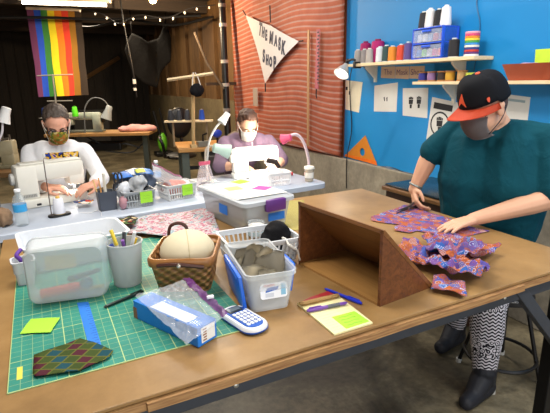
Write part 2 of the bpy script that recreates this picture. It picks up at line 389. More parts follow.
class Head:
    """a head frame: c centre, f where the face points, u crown"""
    def __init__(s, c, f, up=Z, roll=0, sc=1.0):
        s.c = V(c); s.f = V(f).normalized(); s.r = s.f.cross(V(up)).normalized(); s.u = s.r.cross(s.f); s.sc = sc
        s.M = Matrix((s.r, s.f, s.u)).transposed()   # columns: right, forward, up
    def p(s, x, y, z): return s.c + (s.r * x + s.f * y + s.u * z) * s.sc
    def m4(s): return Matrix.Translation(s.c) @ s.M.to_4x4() @ Matrix.Diagonal((s.sc, s.sc, s.sc, 1))
    def skull(s, bm):
        k = s.sc; e = lambda p, r: ell(bm, s.p(*p), [x * k for x in r], s.M)
        e((0, -.008, .03), (.074, .094, .088)); e((0, .018, -.035), (.060, .074, .078)); e((0, .045, -.088), (.034, .034, .026))
        e((0, .062, .022), (.052, .028, .018)); e((.036, .06, -.03), (.026, .024, .022)); e((-.036, .06, -.03), (.026, .024, .022))
        limb(bm, s.p(0, .088, .012), .008 * k, s.p(0, .108, -.028), .0125 * k); e((.013, .096, -.03), (.010, .010, .008)); e((-.013, .096, -.03), (.010, .010, .008))
        e((0, .086, -.062), (.024, .012, .007)); e((0, .083, -.073), (.021, .012, .007))
        for q in (-1, 1): e((q * .077, -.008, -.005), (.010, .020, .032)); e((q * .082, -.014, .012), (.009, .018, .018))
    def face(s, root, iris='4a3524', brow='3a2a1e'):
        b = NB()
        for q in (-1, 1): ell(b, s.p(q * .031, .077, .004), [.0105 * s.sc] * 3, s.M, 14)
        o = finish('eyes', b, C_('cfc3b8', .2), root, 'all')
        b = NB()
        for q in (-1, 1): ell(b, s.p(q * .031, .0850, .001), (.0062 * s.sc, .004 * s.sc, .0062 * s.sc), s.M, 10)
        i = finish('iris', b, C_(iris, .2), None, 'all'); i.parent = o
        bmesh_fix(i, root)
        b = NB()
        for q in (-1, 1): tube(b, [s.p(q * .014, .092, .024), s.p(q * .03, .091, .031), s.p(q * .05, .078, .025)], [.003, .004, .002], 6)
        finish('eyebrows', b, C_(brow, .8), root, 'all')
    def mask(s, root, mat, loops=None, name='face_mask', dz=0):
        """cloth mask over nose and mouth with a centre pleat"""
        def fn(u, v):
            a = (u - .5) * 2; z = .004 - .108 * v + dz; w = (.070 - .014 * v) ; x = w * math.sin(a * 1.35) / math.sin(1.35)
            y = .122 - .064 * (1 - math.cos(a * 1.35)) * 1.15 - .022 * abs(v - .38) ** 1.2 * 1.6 - (.012 if v > .8 else 0) * (v - .8) / .2
            top = .018 * (1 - abs(a)) if v < .05 else 0
            return s.p(x, y, z + .016 * (1 - abs(a)) * (1 - v) - .010 * abs(a) * (1 - v))
        b = grid(20, 12, fn); bmesh.ops.solidify(b, geom=list(b.faces), thickness=.0025); o = finish(name, b, mat, root, 'all')
        for q in (-1, 1):
            b = NB()
            tube(b, bez([s.p(q * .068, .066, 0), s.p(q * .083, .02, .014), s.p(q * .084, -.02, .022), s.p(q * .084, -.03, -.005), s.p(q * .078, .0, -.045), s.p(q * .058, .06, -.085)], 5), .0022 * s.sc, 6)
            e = finish('ear_loop', b, loops or mat, None, 'all'); e.parent = o; bmesh_fix(e, root)
        return o
def bmesh_fix(o, root):
    """vertices of a sub-part (world space) moved to its thing's space; parts sit at the thing's origin"""
    o.data.transform(MW[root.name].inverted())
def sub(name, bm, mat, part, root, smooth=False):
    o = finish(name, bm, mat, None, smooth); o.parent = part; bmesh_fix(o, root); return o
def dup(root, loc, rz=0, label=None, group=None, scale=None, recolor=None):
    r = root.copy(); COL.objects.link(r); r.location = loc; r.rotation_euler = (0, 0, rz)
    if scale: r.scale = scale
    if label: r['label'] = label
    if group: r['group'] = group
    MW[r.name] = Matrix.Translation(V(loc)) @ Matrix.Rotation(rz, 4, 'Z')
    def rc(o):
        k = o.name.split('.')[0]
        if recolor and k in recolor and o.data: o.data = o.data.copy(); o.data.materials.clear(); o.data.materials.append(recolor[k])
    for ch in list(root.children):
        c = ch.copy(); COL.objects.link(c); c.parent = r; rc(c)
        for g in list(ch.children):
            d = g.copy(); COL.objects.link(d); d.parent = c; rc(d)
    return r

# ================================================================ the setting
XW = 2.60
FLOOR = m_concrete('stained_concrete_floor', ('332e22', '655c48', '9a8e72'), 1.9, .45, .12)
CONC = m_concrete('board_marked_concrete', ('6e675a', '8d8575', 'aaa18e'), 2.2, .85, .3)
CONC2 = m_concrete('old_concrete_wall', ('4c4331', '6d6046', '877857'), 1.2, .85, .3)
BLUE = plain('blue_painted_board', '0785c8', .55, var=.06, vs_=2, bump=.04, bs=60)
CEIL = m_concrete('dark_ceiling_boards', ('1c1712', '2b241b', '3d3428'), 2, .9, .2)  # mottled dark browns
DARKB = m_wood('dark_plank_wall', '1a1511', '2d251d', 2, .8, 2)
SLAT = m_wood('brown_slat_wall', '4a331b', '7c5a30', 2, .7, 2, .2)
BEAM = m_wood('dark_beam', '221a13', '3a2c1e', 2, .8, 0)
struct('floor', box(NB(), -3.6, 3.0, -2.2, 13.6, -.1, 0), FLOOR)
struct('ceiling', box(NB(), -3.6, 3.0, -2.2, 13.6, 2.80, 2.9), CEIL)
b = NB(); box(b, XW, XW + .2, -2.2, 3.66, .775, 2.80); struct('wall_right', b, BLUE)
b = NB(); box(b, XW - .045, XW + .2, -2.2, 6.42, 0, .775, .008); struct('baseboard_right', b, CONC)
b = NB(); box(b, 2.78, 3.0, 6.42, 13.6, 0, 1.22); box(b, XW, 2.79, 6.40, 6.5, 0, .775); struct('wall_rear_right', b, CONC2)
b = NB()
y = 6.42; k = 0
while y < 13.5:
    w = .36 + .12 * ((k * 7) % 3) / 2; box(b, 2.84 - .05 * (k % 2), 2.92, y, min(y + w - .06, 13.6), 1.22, 2.80); y += w; k += 1
box(b, 2.93, 3.0, 3.66, 13.6, 1.2, 2.8); box(b, XW + .02, 2.95, 3.66, 6.42, .775, 2.8)
struct('wall_slats', b, SLAT)
b = NB(); box(b, -3.6, 3.0, 13.0, 13.3, 0, 2.8)
x = -3.6
while x < 2.9: box(b, x, x + .2, 12.96, 13.02, 0, 2.8); x += .24
struct('wall_back', b, DARKB)
struct('wall_left', box(NB(), -3.6, -3.4, -2.2, 13.6, 0, 2.8), DARKB)
for i, yy in enumerate((6.0, 7.9, 9.8, 11.7)): struct('trim_%d' % (i + 1), box(NB(), -3.4, 2.78, yy, yy + .14, 2.62, 2.80), BEAM)

# ================================================================ big work table
T = .84
t = thing('work_table', 'big cutting table with worn tan hardboard top and blue grey steel frame', 'table', (.78, 1.6, 0))
finish('tabletop', box(NB(), -.205, 1.765, .905, 2.285, T - .010, T, .002), BOARD, t)
b = NB(); box(b, -.200, 1.760, .912, 2.28, T - .030, T - .0102); finish('plywood_core', b, PLY, t)
b = NB()
b2 = [(-.2, .9), (.13, .9), (.132, .892), (.30, .890), (.52, .893), (.75, .889), (.9, .892), (1.1, .888), (1.38, .890), (1.385, .9), (1.765, .9)]
loft(b, [[(x, y, T - .032) for x, y in b2] + [(1.765, .911, T - .032), (-.2, .911, T - .032)], [(x, y + .002, T - .012) for x, y in b2] + [(1.765, .911, T - .012), (-.2, .911, T - .012)]])
finish('edge_strip', b, PLY, t)
for args in ((-.17, 1.74, .925, .965), (-.17, 1.74, 2.22, 2.26), (-.17, -.13, .925, 2.26), (1.70, 1.74, .925, 2.26)):
    finish('rail', box(NB(), *args, T - .088, T - .034, .003), STEEL, t)
for lx, ly in ((-.17, .945), (1.70, .945), (-.17, 2.20), (1.70, 2.20)):
    finish('leg', box(NB(), lx, lx + .05, ly, ly + .05, 0, T - .034, .004), BLACKM if ly < 1 else STEEL, t)  # front legs get black metal: shade on the steel put into their colour
b = NB(); M = Matrix.Translation((1.40, .945, .80)) @ Matrix.Rotation(math.radians(46), 4, 'Y'); box(b, 0, .50, -.025, .005, -.022, .022, .003, M); finish('brace', b, STEEL, t)
b = NB()
for bx in (.35, 1.33): lathe(b, [(.007, 0), (.007, .003), (.003, .005)], 10, Matrix.Translation((bx, .925, T - .06)) @ Matrix.Rotation(PI / 2, 4, 'X'))
finish('bolt', b, C_('b8b8b0', .3, .8), t)

# white folding table
WR = math.radians(5.4); W0 = V((-.247, 2.648)); WZ = .76
def wt(u, v, z=0):   # along the front edge from the left, depth from the front edge
    return V((W0.x + u * math.cos(WR) - v * math.sin(WR), W0.y + u * math.sin(WR) + v * math.cos(WR), WZ + z))
c = wt(.925, .38, -WZ)
t = thing('folding_table', 'long white plastic folding table behind the big cutting table', 'table', c, WR)
local(t, 'tabletop', rr_loft(NB(), [(2.42, .72, .05, WZ - .045), (2.44, .76, .06, WZ - .038), (2.44, .76, .06, WZ - .004), (2.432, .752, .06, WZ)], n=6), TABLEW, True)
for q in (-1, 1):
    b = NB(); tube(b, bez([(q * .92, -.28, 0), (q * .92, -.28, .4), (q * .9, -.26, .715)], 4), .013); tube(b, bez([(q * .92, .28, 0), (q * .92, .28, .4), (q * .9, .26, .715)], 4), .013)
    tube(b, [(q * .92, -.28, .12), (q * .92, .28, .12)], .011); local(t, 'leg_frame', b, C_('4a4c52', .4, .5), True)

# ================================================================ things on the big table
mx, my = -.14, 1.057
o = solo('cutting_mat', box(NB(), mx, mx + .61, my, my + .925, T, T + .003, .0008), MAT, 'green self-healing cutting mat with yellow grid on left side of the big table', 'cutting mat', loc=(mx, my, T))
zt = T + .0032
b = NB(); box(b, mx + .018, mx + .030, my + .045, my + .10, T + .0031, T + .0034); g = finish('maker_label', b, C_('d3c94a', .6), None); g.parent = o; g.data.transform(MW[o.name].inverted())
# white tray behind the frosted box
t = thing('tray', 'shallow white plastic tray standing behind the frosted box', 'tray', (.068, 1.90, zt), .10)
local(t, 'shell', tub(NB(), .375, .24, .100, .004, .03, .86, .008), WHITEP, True)
t = thing('tub', 'small white tub holding purple ribbon at left end of the white tray', 'tub', (-.107, 1.715, zt), .1)
local(t, 'shell', rr_loft(NB(), [(.052, .052, .012, 0), (.06, .06, .014, .04), (.066, .066, .016, .042), (.068, .068, .016, .078), (.076, .076, .018, .08), (.076, .076, .018, .085), (.064, .064, .014, .085), (.05, .05, .012, .004)]), WHITEP, True)
b = NB(); tube(b, bez([(-.118, 1.705, zt + .02), (-.110, 1.70, zt + .08), (-.122, 1.70, zt + .105), (-.107, 1.72, zt + .118)], 5), .007); solo('ribbon', b, C_('5c2f92', .6), 'curled purple ribbon sticking out of the small white tub', 'ribbon', smooth=True)
b = NB(); tube(b, bez([(-.095, 1.725, zt + .02), (-.09, 1.715, zt + .08), (-.098, 1.70, zt + .105)], 5), .006); solo('ribbon', b, C_('b9a487', .6), 'tan ribbon sticking out of the small white tub', 'ribbon', smooth=True)
# frosted box standing upright
fx, fy, fr = .028, 1.515, -.2
t = thing('storage_box', 'frosted plastic box with orange handle inside, upright on left of the cutting mat', 'box', (fx, fy, zt), fr)
b = NB(); Mx = Matrix.Translation((0, -.075, 0)) @ Matrix.Rotation(math.radians(4), 4, 'X')
rings = []
for L, H_, r, yy in ((.215, .165, .025, 0), (.230, .178, .03, .012), (.240, .184, .03, .10), (.246, .19, .03, .101), (.246, .19, .03, .112), (.236, .18, .028, .112), (.218, .166, .025, .016)):
    rings.append([(x, yy, z + .0955) for x, z in rrect(L, H_, r, 5)])
loft(b, rings); bmesh.ops.transform(b, matrix=Matrix.Translation((0, -.06, .002)), verts=b.verts); local(t, 'body', b, FROST, True)
b = NB(); M = Matrix.Translation((fx, fy, zt)) @ Matrix.Rotation(fr, 4, 'Z')
def inb(*p): return M @ V(p)
tube(b, bez([inb(-.085, -.022, .030), inb(-.02, -.022, .036), inb(.03, -.022, .042)], 6), [.016] * 12 + [.012]); o = solo('rotary_cutter', b, C_('f0481c', .4), 'orange handled cutter lying inside the frosted box', 'cutter', smooth=True)
b = NB(); lathe(b, [(.02, -.004), (.02, .004)], 16, M @ Matrix.Translation((.05, -.022, .05)) @ Matrix.Rotation(PI / 2, 4, 'X')); tag(sub('blade', b, C_('9aa0a4', .3, .7), o, o), 'pale steel blade')
b = NB(); tube(b, [inb(-.09, 0.0, .012), inb(.098, .0, .024)], .006); solo('ruler', b, C_('d9c469', .6), 'pale yellow stick lying inside the frosted box', 'stick', smooth=True)
b = NB(); sheet(b, [(-.07, -.03), (.02, -.03), (.02, .015), (-.07, .015)], 0, .01, 20, .002, 2, 3); bmesh.ops.transform(b, matrix=M @ Matrix.Translation((.0, .028, .12)) @ Matrix.Rotation(1.4, 4, 'X'), verts=b.verts); solo('note_pad', b, C_('d8cf94', .8), 'pale yellow paper inside the frosted box near its top', 'paper')
b = NB(); limb(b, inb(.0, .01, .055), .011, inb(.085, .012, .075), .007); solo('marker', b, C_('5a5f63', .5), 'grey handled tool inside the frosted box above the orange cutter', 'tool', smooth=True)

# translucent pencil cup with pens
cx, cy = .205, 1.535
t = thing('pencil_cup', 'tall translucent cup of pens between frosted box and wicker basket', 'cup', (cx, cy, zt))
local(t, 'shell', lathe(NB(), [(.044, 0), (.046, .004), (.0575, .142), (.061, .145), (.061, .15), (.0565, .15), (.0435, .006)], 28), plain('cup_plastic', 'c4c8c8', .5, 0, .35, .62, var=.02), True)
pc = [('d7b21f', 'yellow highlighter'), ('20242c', 'black pen'), ('e3c83a', 'second yellow highlighter, nearest the basket'), ('2f3f8a', 'dark blue pen'), ('6a3a8a', 'purple pen'), ('d8d8d4', 'white pen')]
for i, (cc, lb) in enumerate(pc):
    a = i * 1.05 + .3; p0 = V((cx + .02 * math.cos(a + 2.6), cy + .02 * math.sin(a + 2.6), zt + .012)); p1 = V((cx + .045 * math.cos(a), cy + .045 * math.sin(a), zt + .150 + .018 * (i % 3)))
    p = thing('pen', lb + ' standing in the translucent cup', 'pen', p0, 0, 'pens in the translucent cup'); del p['group']
    b = NB(); tube(b, [p0, p0.lerp(p1, .72)], .0052); finish('barrel', b, C_('3b3f45' if i % 2 else 'd0cfc4', .4), p, True)
    b = NB(); tube(b, [p0.lerp(p1, .70), p1], .0062); finish('cap', b, C_(cc, .4), p, True)

# wicker basket with the cream hat block
bx, by, br = .392, 1.448, -.46
t = thing('basket', 'brown woven splint basket with a leather handle holding a cream dome', 'basket', (bx, by, zt), br)
local(t, 'woven_body', rr_loft(NB(), [(.17, .17, .02, 0), (.205, .235, .03, .115), (.198, .228, .028, .115), (.16, .16, .018, .006)], n=5), WEAVE, True)
local(t, 'rim', rr_loft(NB(), [(.210, .240, .03, .098), (.214, .244, .032, .10), (.216, .246, .032, .120), (.208, .238, .03, .126), (.198, .228, .028, .126), (.198, .228, .028, .098)], n=5, cap0=False, cap1=False), m_wood('basket_rim_wood', '7d4f22', 'a8713a', 6, .4, 0), True)
for q, m in ((-1, 'front'), (1, 'rear')):
    b = NB(); yy = q * .124
    if q > 0:
        pts = bez([(-.082, yy, .085), (-.084, yy, .13), (-.076, yy + .004, .158), (-.05, yy + .006, .168), (-.024, yy + .004, .158), (-.016, yy, .13), (-.018, yy, .085)], 5)
    else: pts = bez([(-.07, yy, .107), (-.03, yy - .006, .112), (0, yy - .008, .112), (.03, yy - .006, .108), (.075, yy, .100)], 5)
    for i in range(len(pts) - 1):
        pass
    tube(b, pts, .0065, 6); h = local(t, 'handle', b, C_('43231a', .45), True)
    b = NB(); lathe(b, [(.0065, 0), (.006, .003), (.002, .005)], 10, Matrix.Translation((0 if q < 0 else -.082, yy - (.015 if q < 0 else -.006), .111 if q < 0 else .10)) @ Matrix.Rotation(PI / 2, 4, 'X')); r = finish('rivet', b, C_('cfc6b4', .3, .7), None, True); r.parent = h
b = NB(); ell(b, (0, 0, 0), (.118, .092, .072)); bmesh.ops.bisect_plane(b, geom=b.verts[:] + b.edges[:] + b.faces[:], plane_co=(0, 0, -.045), plane_no=(0, 0, -1), clear_outer=True)
M = Matrix.Translation((bx + .004, by + .0, zt + .108)) @ Matrix.Rotation(br + .25, 4, 'Z')
bmesh.ops.holes_fill(b, edges=[e for e in b.edges if e.is_boundary]); bmesh.ops.transform(b, matrix=Matrix.Diagonal((.79, 1, 1, 1)), verts=b.verts); bmesh.ops.transform(b, matrix=M, verts=b.verts)
o = solo('pressing_ham', b, plain('cream_canvas', 'c9bd9f', .85, var=.05, bump=.1), 'cream canvas covered dome cushion sitting in the brown basket', 'cushion', smooth='all')
b = NB(); tube(b, [M @ V((0, .092 * math.cos(a), .0725 * math.sin(a))) * 1 for a in [i * PI / 16 + .1 for i in range(16)]], .0009, 5); sub('seam', b, C_('b7a57c', .8), o, o)
# flowered cloth behind
b = sheet(NB(), [(.30, 2.06), (.29, 2.25), (.40, 2.275), (.55, 2.27), (.70, 2.275), (.745, 2.2), (.70, 2.02), (.66, 1.84), (.60, 1.80), (.50, 1.83)], T + .004, .022, 9, .002, 4, 2)
solo('cloth', b, FLORAL, 'pink and blue flowered cotton cloth spread behind the brown basket', 'cloth', smooth='all')
b = sheet(NB(), [(.26, 2.14), (.27, 2.22), (.36, 2.245), (.37, 2.19), (.33, 2.08)], T + .026, .02, 22, .002, 3, 6)
solo('cloth_scrap', b, m_voro('dark_mixed_print', [(0, '2a1f1c'), (.3, '8a3b22'), (.5, '3d5a2a'), (.7, '1d1d26'), (.85, 'c7b48e')], 60), 'small dark patterned scrap lying at left end of the flowered cloth', 'fabric scrap', smooth='all')

# blue tissue box and the zip bag over it
tx, ty, tr = .265, 1.165, math.radians(-65)
TM = Matrix.Translation((tx, ty, zt)) @ Matrix.Rotation(tr, 4, 'Z')
t = thing('carton', 'blue and white cardboard carton under a clear zip bag at front of the mat', 'carton', (tx, ty, zt), tr)
local(t, 'box', box(NB(), -.135, .135, -.034, .034, 0, .055, .002), plain('blue_carton', '1d78d0', .5, var=.08), False)
local(t, 'label', box(NB(), .1352, .1362, -.022, .026, .008, .050), C_('e6e4dc', .6))
b = NB()
for k in range(5): box(b, .1362, .1366, -.017 + .002 * (k % 2), -.004, .012 + .0075 * k, .016 + .0075 * k)
local(t, 'print_marks', b, C_('8a5a3a', .6))
local(t, 'top_label', box(NB(), -.06, .09, -.030, .010, .0552, .0560), C_('dfe8f0', .6))
b = NB(); box(b, -.137, -.12, -.0345, .0345, -.0002, .035); local(t, 'open_flap', b, C_('8a5a40', .7))
def bagfn(L, W_, amp, seed, drop=0):
    def fn(u, v):
        x = (u - .5) * L; y = (v - .5) * W_; k = noise.noise(V((x * 16 + seed, y * 16, seed))) + .5 * noise.noise(V((x * 40, y * 40, seed)))
        e = max(abs(u - .5), abs(v - .5)) * 2
        return V((x, y, amp * k * (.4 + .6 * e) - drop * max(0, abs(y) - .04) * 1.2))
    return fn
t = thing('zip_bag', 'clear plastic zip bag with purple seal draped over the blue carton', 'bag', (tx, ty, zt))
BA, BB, BC, BD = V((.186, 1.280, .9065)), V((.351, 1.296, .914)), V((.375, 1.030, .912)), V((.258, 1.012, .872))
def zb(u, v):   # u along the seal, v across from the seal
    p = BB.lerp(BC, u).lerp(BA.lerp(BD, u), v); k = noise.noise(V((u * 5, v * 4, 3))) + .6 * noise.noise(V((u * 12, v * 10, 1))); p.z += .004 + .012 * abs(k) - .006 * v; p.x += .004 * k
    q = TM.inverted() @ p
    if abs(q.x) < .14 and abs(q.y) < .037: p.z = max(p.z, zt + .0575)
    return p
b = grid(26, 20, zb); bmesh.ops.solidify(b, geom=list(b.faces), thickness=.0006); finish('film', b, CLEAR2, t, 'all')
b = grid(26, 4, lambda u, v: zb(u, v * .15 - .02) + V((0, 0, .0022))); bmesh.ops.solidify(b, geom=list(b.faces), thickness=.001); o = finish('zip_seal', b, plain('purple_zip_film', '7a3f86', .3, 0, .5, .82, var=.05), t, 'all'); o['label'] = 'purple zip strip'
b = NB(); q = zb(.62, .02); box(b, q.x - .01, q.x + .01, q.y - .004, q.y + .004, q.z + .003, q.z + .012, .002); finish('slider', b, C_('f0eef2', .3), t, True)

# calculator
kx, ky, kr = .447, 1.095, math.radians(-77)
t = thing('calculator', 'white and blue pocket calculator at right front of the cutting mat', 'calculator', (kx, ky, zt), kr)
local(t, 'body', rr_loft(NB(), [(.152, .070, .03, 0), (.162, .08, .036, .005), (.162, .08, .036, .012), (.154, .072, .032, .017)], n=6), C_('e4e6e8', .35), True)
local(t, 'face_panel', rr_loft(NB(), [(.138, .058, .026, .0172), (.136, .056, .025, .019)], n=6), C_('2459b4', .4), True)
local(t, 'base_trim', rr_loft(NB(), [(.156, .076, .034, -.0001), (.165, .083, .037, .004), (.165, .083, .037, .007)], n=6), C_('1d4a9c', .4), True)
local(t, 'screen_frame', box(NB(), -.064, -.032, -.023, .023, .0185, .0205, .001), C_('20262c', .3))
local(t, 'screen', box(NB(), -.060, -.040, -.019, .019, .0205, .021), C_('64707a', .2))
for i in range(5):
    for j in range(4): local(t, 'key', box(NB(), -.024 + i * .0165, -.012 + i * .0165, -.0235 + j * .0122, -.0145 + j * .0122, .0188, .0225, .0015), C_('f1f1ee', .4))
# sticky note, blue tape, plaid piece, dark pen
b = sheet(NB(), [(-.119, 1.327), (-.092, 1.405), (-.016, 1.369), (-.044, 1.292)], zt + .0005, .004, 14, .0004, 3, 5); solo('sticky_note', b, LIME, 'blank lime green sticky note lying on left of the cutting mat', 'sticky note')
b = NB(); loft(b, [[(.036, 1.456, zt), (.068, 1.446, zt), (.072, 1.16, zt), (.043, 1.165, zt)], [(.036, 1.456, zt + .0006), (.068, 1.446, zt + .0006), (.072, 1.16, zt + .0006), (.043, 1.165, zt + .0006)]]); o = solo('tape_measure', b, TAPE, 'strip of blue tape with ruler ticks on the cutting mat', 'tape')
b = NB()
for i in range(18): box(b, .060 if i % 2 else .055, .0695, 1.18 + i * .0145, 1.1815 + i * .0145, zt + .0007, zt + .0009)
sub('tick_marks', b, C_('0f3f8a', .6), o, o)
b = sheet(NB(), [(-.085, 1.188), (.025, 1.212), (.055, 1.175), (.095, 1.110), (.079, 1.084), (.011, 1.061), (-.082, 1.086), (-.088, 1.10)], zt + .001, .008, 16, .001, 3, 9); solo('fabric_piece', b, PLAID, 'dark green fabric piece with red and teal diamonds on the cutting mat', 'fabric', smooth='all', loc=(0, 1.1, zt))
def pen(p0, p1, r, body, label, grip=None, clip=None, z=None):
    p0, p1 = V(p0), V(p1); t = thing('pen', label, 'pen', p0); b = NB(); tube(b, [p0, p0.lerp(p1, .05), p0.lerp(p1, .62)], [r * .35, r * .9, r]); finish('barrel', b, body, t, True)
    b = NB(); tube(b, [p0.lerp(p1, .62), p0.lerp(p1, .94), p1], [r * 1.12, r * 1.12, r * .7]); finish('cap', b, clip or body, t, True)
    if grip: b = NB(); tube(b, [p0.lerp(p1, .2), p0.lerp(p1, .5)], [r * 1.08] * 2); finish('grip', b, grip, t, True)
    s = (p1 - p0).cross(Z).normalized() * r * .2; b = NB(); tube(b, [p0.lerp(p1, .66) + V((0, 0, r * 1.35)), p0.lerp(p1, .95) + V((0, 0, r * 1.4))], r * .28, 6); finish('clip', b, clip or body, t, True)
pen((.105, 1.372, zt + .006), (.235, 1.428, zt + .006), .0055, C_('16261f', .3), 'dark green pen lying on the mat in front of the translucent cup')

# clear bin of folded masks
ux, uy, ur = .568, 1.255, math.radians(-9)
t = thing('clear_bin', 'small clear bin with blue side latches filled with folded beige masks', 'bin', (ux, uy, zt), ur)
local(t, 'shell', rr_loft(NB(), [(.115, .27, .018, 0), (.118, .272, .02, .004), (.148, .30, .022, .11), (.160, .312, .026, .112), (.160, .312, .026, .124), (.146, .298, .02, .124), (.112, .266, .016, .006)], n=5), MILKY, True)
for q in (-1, 1):
    b = NB(); M = Matrix.Translation((q * .083, -.03 if q < 0 else -.04, .055)) @ Matrix.Rotation(q * .13, 4, 'Y'); box(b, -.006, .006, -.10 if q < 0 else -.045, .10 if q < 0 else .045, -.052 if q < 0 else -.03, .062, .004, M)
    box(b, -.009, .009, -.085 if q < 0 else -.04, .085 if q < 0 else .04, .03, .056, .004, M); o = local(t, 'latch', b, BLUEP, True); o['label'] = 'blue plastic latch'
b = NB(); Ms = Matrix.Translation((.006, -.1435, .066)) @ Matrix.Rotation(math.radians(-8), 4, 'X') @ Matrix.Rotation(PI / 2, 4, 'X')
rr_loft(b, [(.082, .046, .008, 0), (.082, .046, .008, .0008)], Ms); o = local(t, 'sticker', b, C_('e9ebef', .5))
b = NB(); loft(b, [[Ms @ V((x, y, .0009)) for x, y in q] for q in ([(-.026, -.004), (.012, .002), (.016, .012), (-.02, .010)],)] + [[Ms @ V((x, y, .0013)) for x, y in [(-.026, -.004), (.012, .002), (.016, .012), (-.02, .010)]]]); g = finish('picture', b, C_('2d5fb0', .5), None); g.parent = o
b = NB(); box(b, -.026, .0, -.018, -.006, .0009, .0013, 0, Ms); g = finish('picture', b, C_('c8cdd6', .5), None); g.parent = o
b = NB(); box(b, -.030, .004, .014, .020, .0009, .0013, 0, Ms); g = finish('red_band', b, C_('c2524c', .5), None); g.parent = o
b = NB(); box(b, .022, .037, -.016, .018, .0009, .0013, 0, Ms); g = finish('side_panel', b, C_('7fb3cf', .5), None); g.parent = o
BEIGES = [BEIGE, m_shirt('grey_cotton', 'a39b8a', .12, .1), m_shirt('pale_cotton', 'c9c0aa', .12, .1)]
for k in range(8):
    yy = -.115 + k * .029; w = .072 + .020 * ((k * 5) % 3); h = .108 + .05 * ((k * 3) % 5) / 4; dx = .018 * math.sin(k * 2.4); ti = .16 * math.sin(k * 1.9 + .4)
    def fn(u, v, k=k, w=w, h=h, yy=yy, dx=dx, ti=ti):
        x = (u - .5) * w * (1 - .5 * max(0, v - .6)); z = v * h * (1 - .25 * abs(u - .4 - .2 * (k % 2)))
        return V((dx + x + z * ti, yy + .016 * (u - .5) ** 2 * 4 + v * .035 * math.sin(k * 1.7 + .5) + .005 * math.sin(u * 9 + k) * v, .012 + z))
    b = grid(12, 10, fn); bmesh.ops.solidify(b, geom=list(b.faces), thickness=.0022); bmesh.ops.transform(b, matrix=MW[t.name], verts=b.verts)
    solo('face_mask', b, BEIGES[k % 3], 'folded beige grey cotton mask filed upright in the clear bin', 'face mask', 'folded masks in the clear bin', 'all')
# white slotted basket behind it
def slotted(name, label, loc, rz, L, W_, H_, mat, nx=12, ny=8, group=None):
    t = thing(name, label, 'basket', loc, rz, group)
    local(t, 'base', rr_loft(NB(), [(L * .86, W_ * .86, .015, 0), (L * .88, W_ * .88, .015, .012), (L * .84, W_ * .84, .012, .012), (L * .83, W_ * .83, .012, .004)]), mat, True)
    local(t, 'rim', rr_loft(NB(), [(L - .004, W_ - .004, .018, H_ * .80), (L, W_, .02, H_ * .82), (L + .012, W_ + .012, .024, H_ - .006), (L + .012, W_ + .012, .024, H_), (L - .006, W_ - .006, .018, H_), (L - .010, W_ - .010, .018, H_ * .80)], cap0=False, cap1=False), mat, True)
    b = NB()
    for ax, n_, A, B in ((0, nx, L, W_), (1, ny, W_, L)):
        for q in (-1, 1):
            for i in range(n_ + 1):
                u = (i / n_ - .5) * .93; p0 = V((u * A * .87, q * B * .43, .008)); p1 = V((u * A, q * (B * .5 - .004), H_ * .83)); tube(b, [p0, p1] if ax == 0 else [(p0.y, p0.x, p0.z), (p1.y, p1.x, p1.z)], .0042, 5)
            p = [V((-.44 * A, q * B * .462, H_ * .42)), V((.44 * A, q * B * .462, H_ * .42))]; tube(b, p if ax == 0 else [(v.y, v.x, v.z) for v in p], .004, 5)
    local(t, 'slatted_sides', b, mat, False); return t
slotted('slotted_basket', 'white slotted plastic basket behind the clear bin', (.69, 1.52, T), math.radians(-4), .27, .20, .10, WHITEP, 13, 9)
b = NB(); ell(b, (.765, 1.505, T + .085), (.055, .05, .045)); ell(b, (.725, 1.50, T + .075), (.03, .03, .028)); b = fuse(b, .007, 2, .02, 24, 4); solo('cloth', b, BLACKC, 'crumpled black cloth on top of the white slotted basket', 'cloth', smooth='all')
b = sheet(NB(), [(-.04, -.06), (.05, -.05), (.05, .04), (-.03, .05)], 0, .04, 18, .006, 3, 8); bmesh.ops.transform(b, matrix=Matrix.Translation((.752, 1.43, T + .05)) @ Matrix.Rotation(.9, 4, 'Y'), verts=b.verts); solo('cloth', b, m_shirt('white_cloth', 'd6d3cc', .06, .15), 'folded white cloth in right end of the white slotted basket', 'cloth', smooth='all')
b = sheet(NB(), [(-.09, -.07), (.03, -.08), (.03, .07), (-.09, .07)], 0, .03, 14, .004, 3, 13); bmesh.ops.transform(b, matrix=Matrix.Translation((.66, 1.52, T + .02)), verts=b.verts); solo('cloth', b, m_shirt('pale_grey_cloth', 'b5b3ac', .06, .15), 'pale grey cloth lying low inside the white slotted basket', 'cloth', smooth='all')

# big storage bin with lid
sx, sy, sr = .858, 2.040, math.radians(7)
t = thing('storage_bin', 'large clear lidded storage bin with purple latch at back of big table', 'storage bin', (sx, sy, T), sr)
local(t, 'bin', rr_loft(NB(), [(.225, .40, .03, 0), (.235, .41, .03, .01), (.262, .46, .035, .135), (.256, .454, .03, .135), (.226, .40, .025, .006)], n=5), MILKY, True)
local(t, 'lid', rr_loft(NB(), [(.272, .475, .03, .128), (.287, .49, .035, .130), (.287, .49, .035, .146), (.275, .478, .03, .150), (.252, .45, .03, .150), (.246, .444, .03, .146), (.1, .2, .03, .146)], n=5), plain('lid_plastic', 'c6cdd3', .3, 0, .5, .62, var=.02), True)
o = local(t, 'latch', box(NB(), -.03, .075, -.257, -.231, .095, .150, .006), C_('5b2a78', .4), True); o['label'] = 'purple latch'
o = local(t, 'tape_label', box(NB(), -.0, .09, -.2185, -.2165, .040, .078), TAPE); o['label'] = 'blue tape on the front'
M = Matrix.Rotation(-.10, 4, 'Y')
o = local(t, 'tape_label', box(NB(), -.1285, -.1265, -.06, .02, .055, .10), TAPE); o['label'] = 'blue tape on the left end'
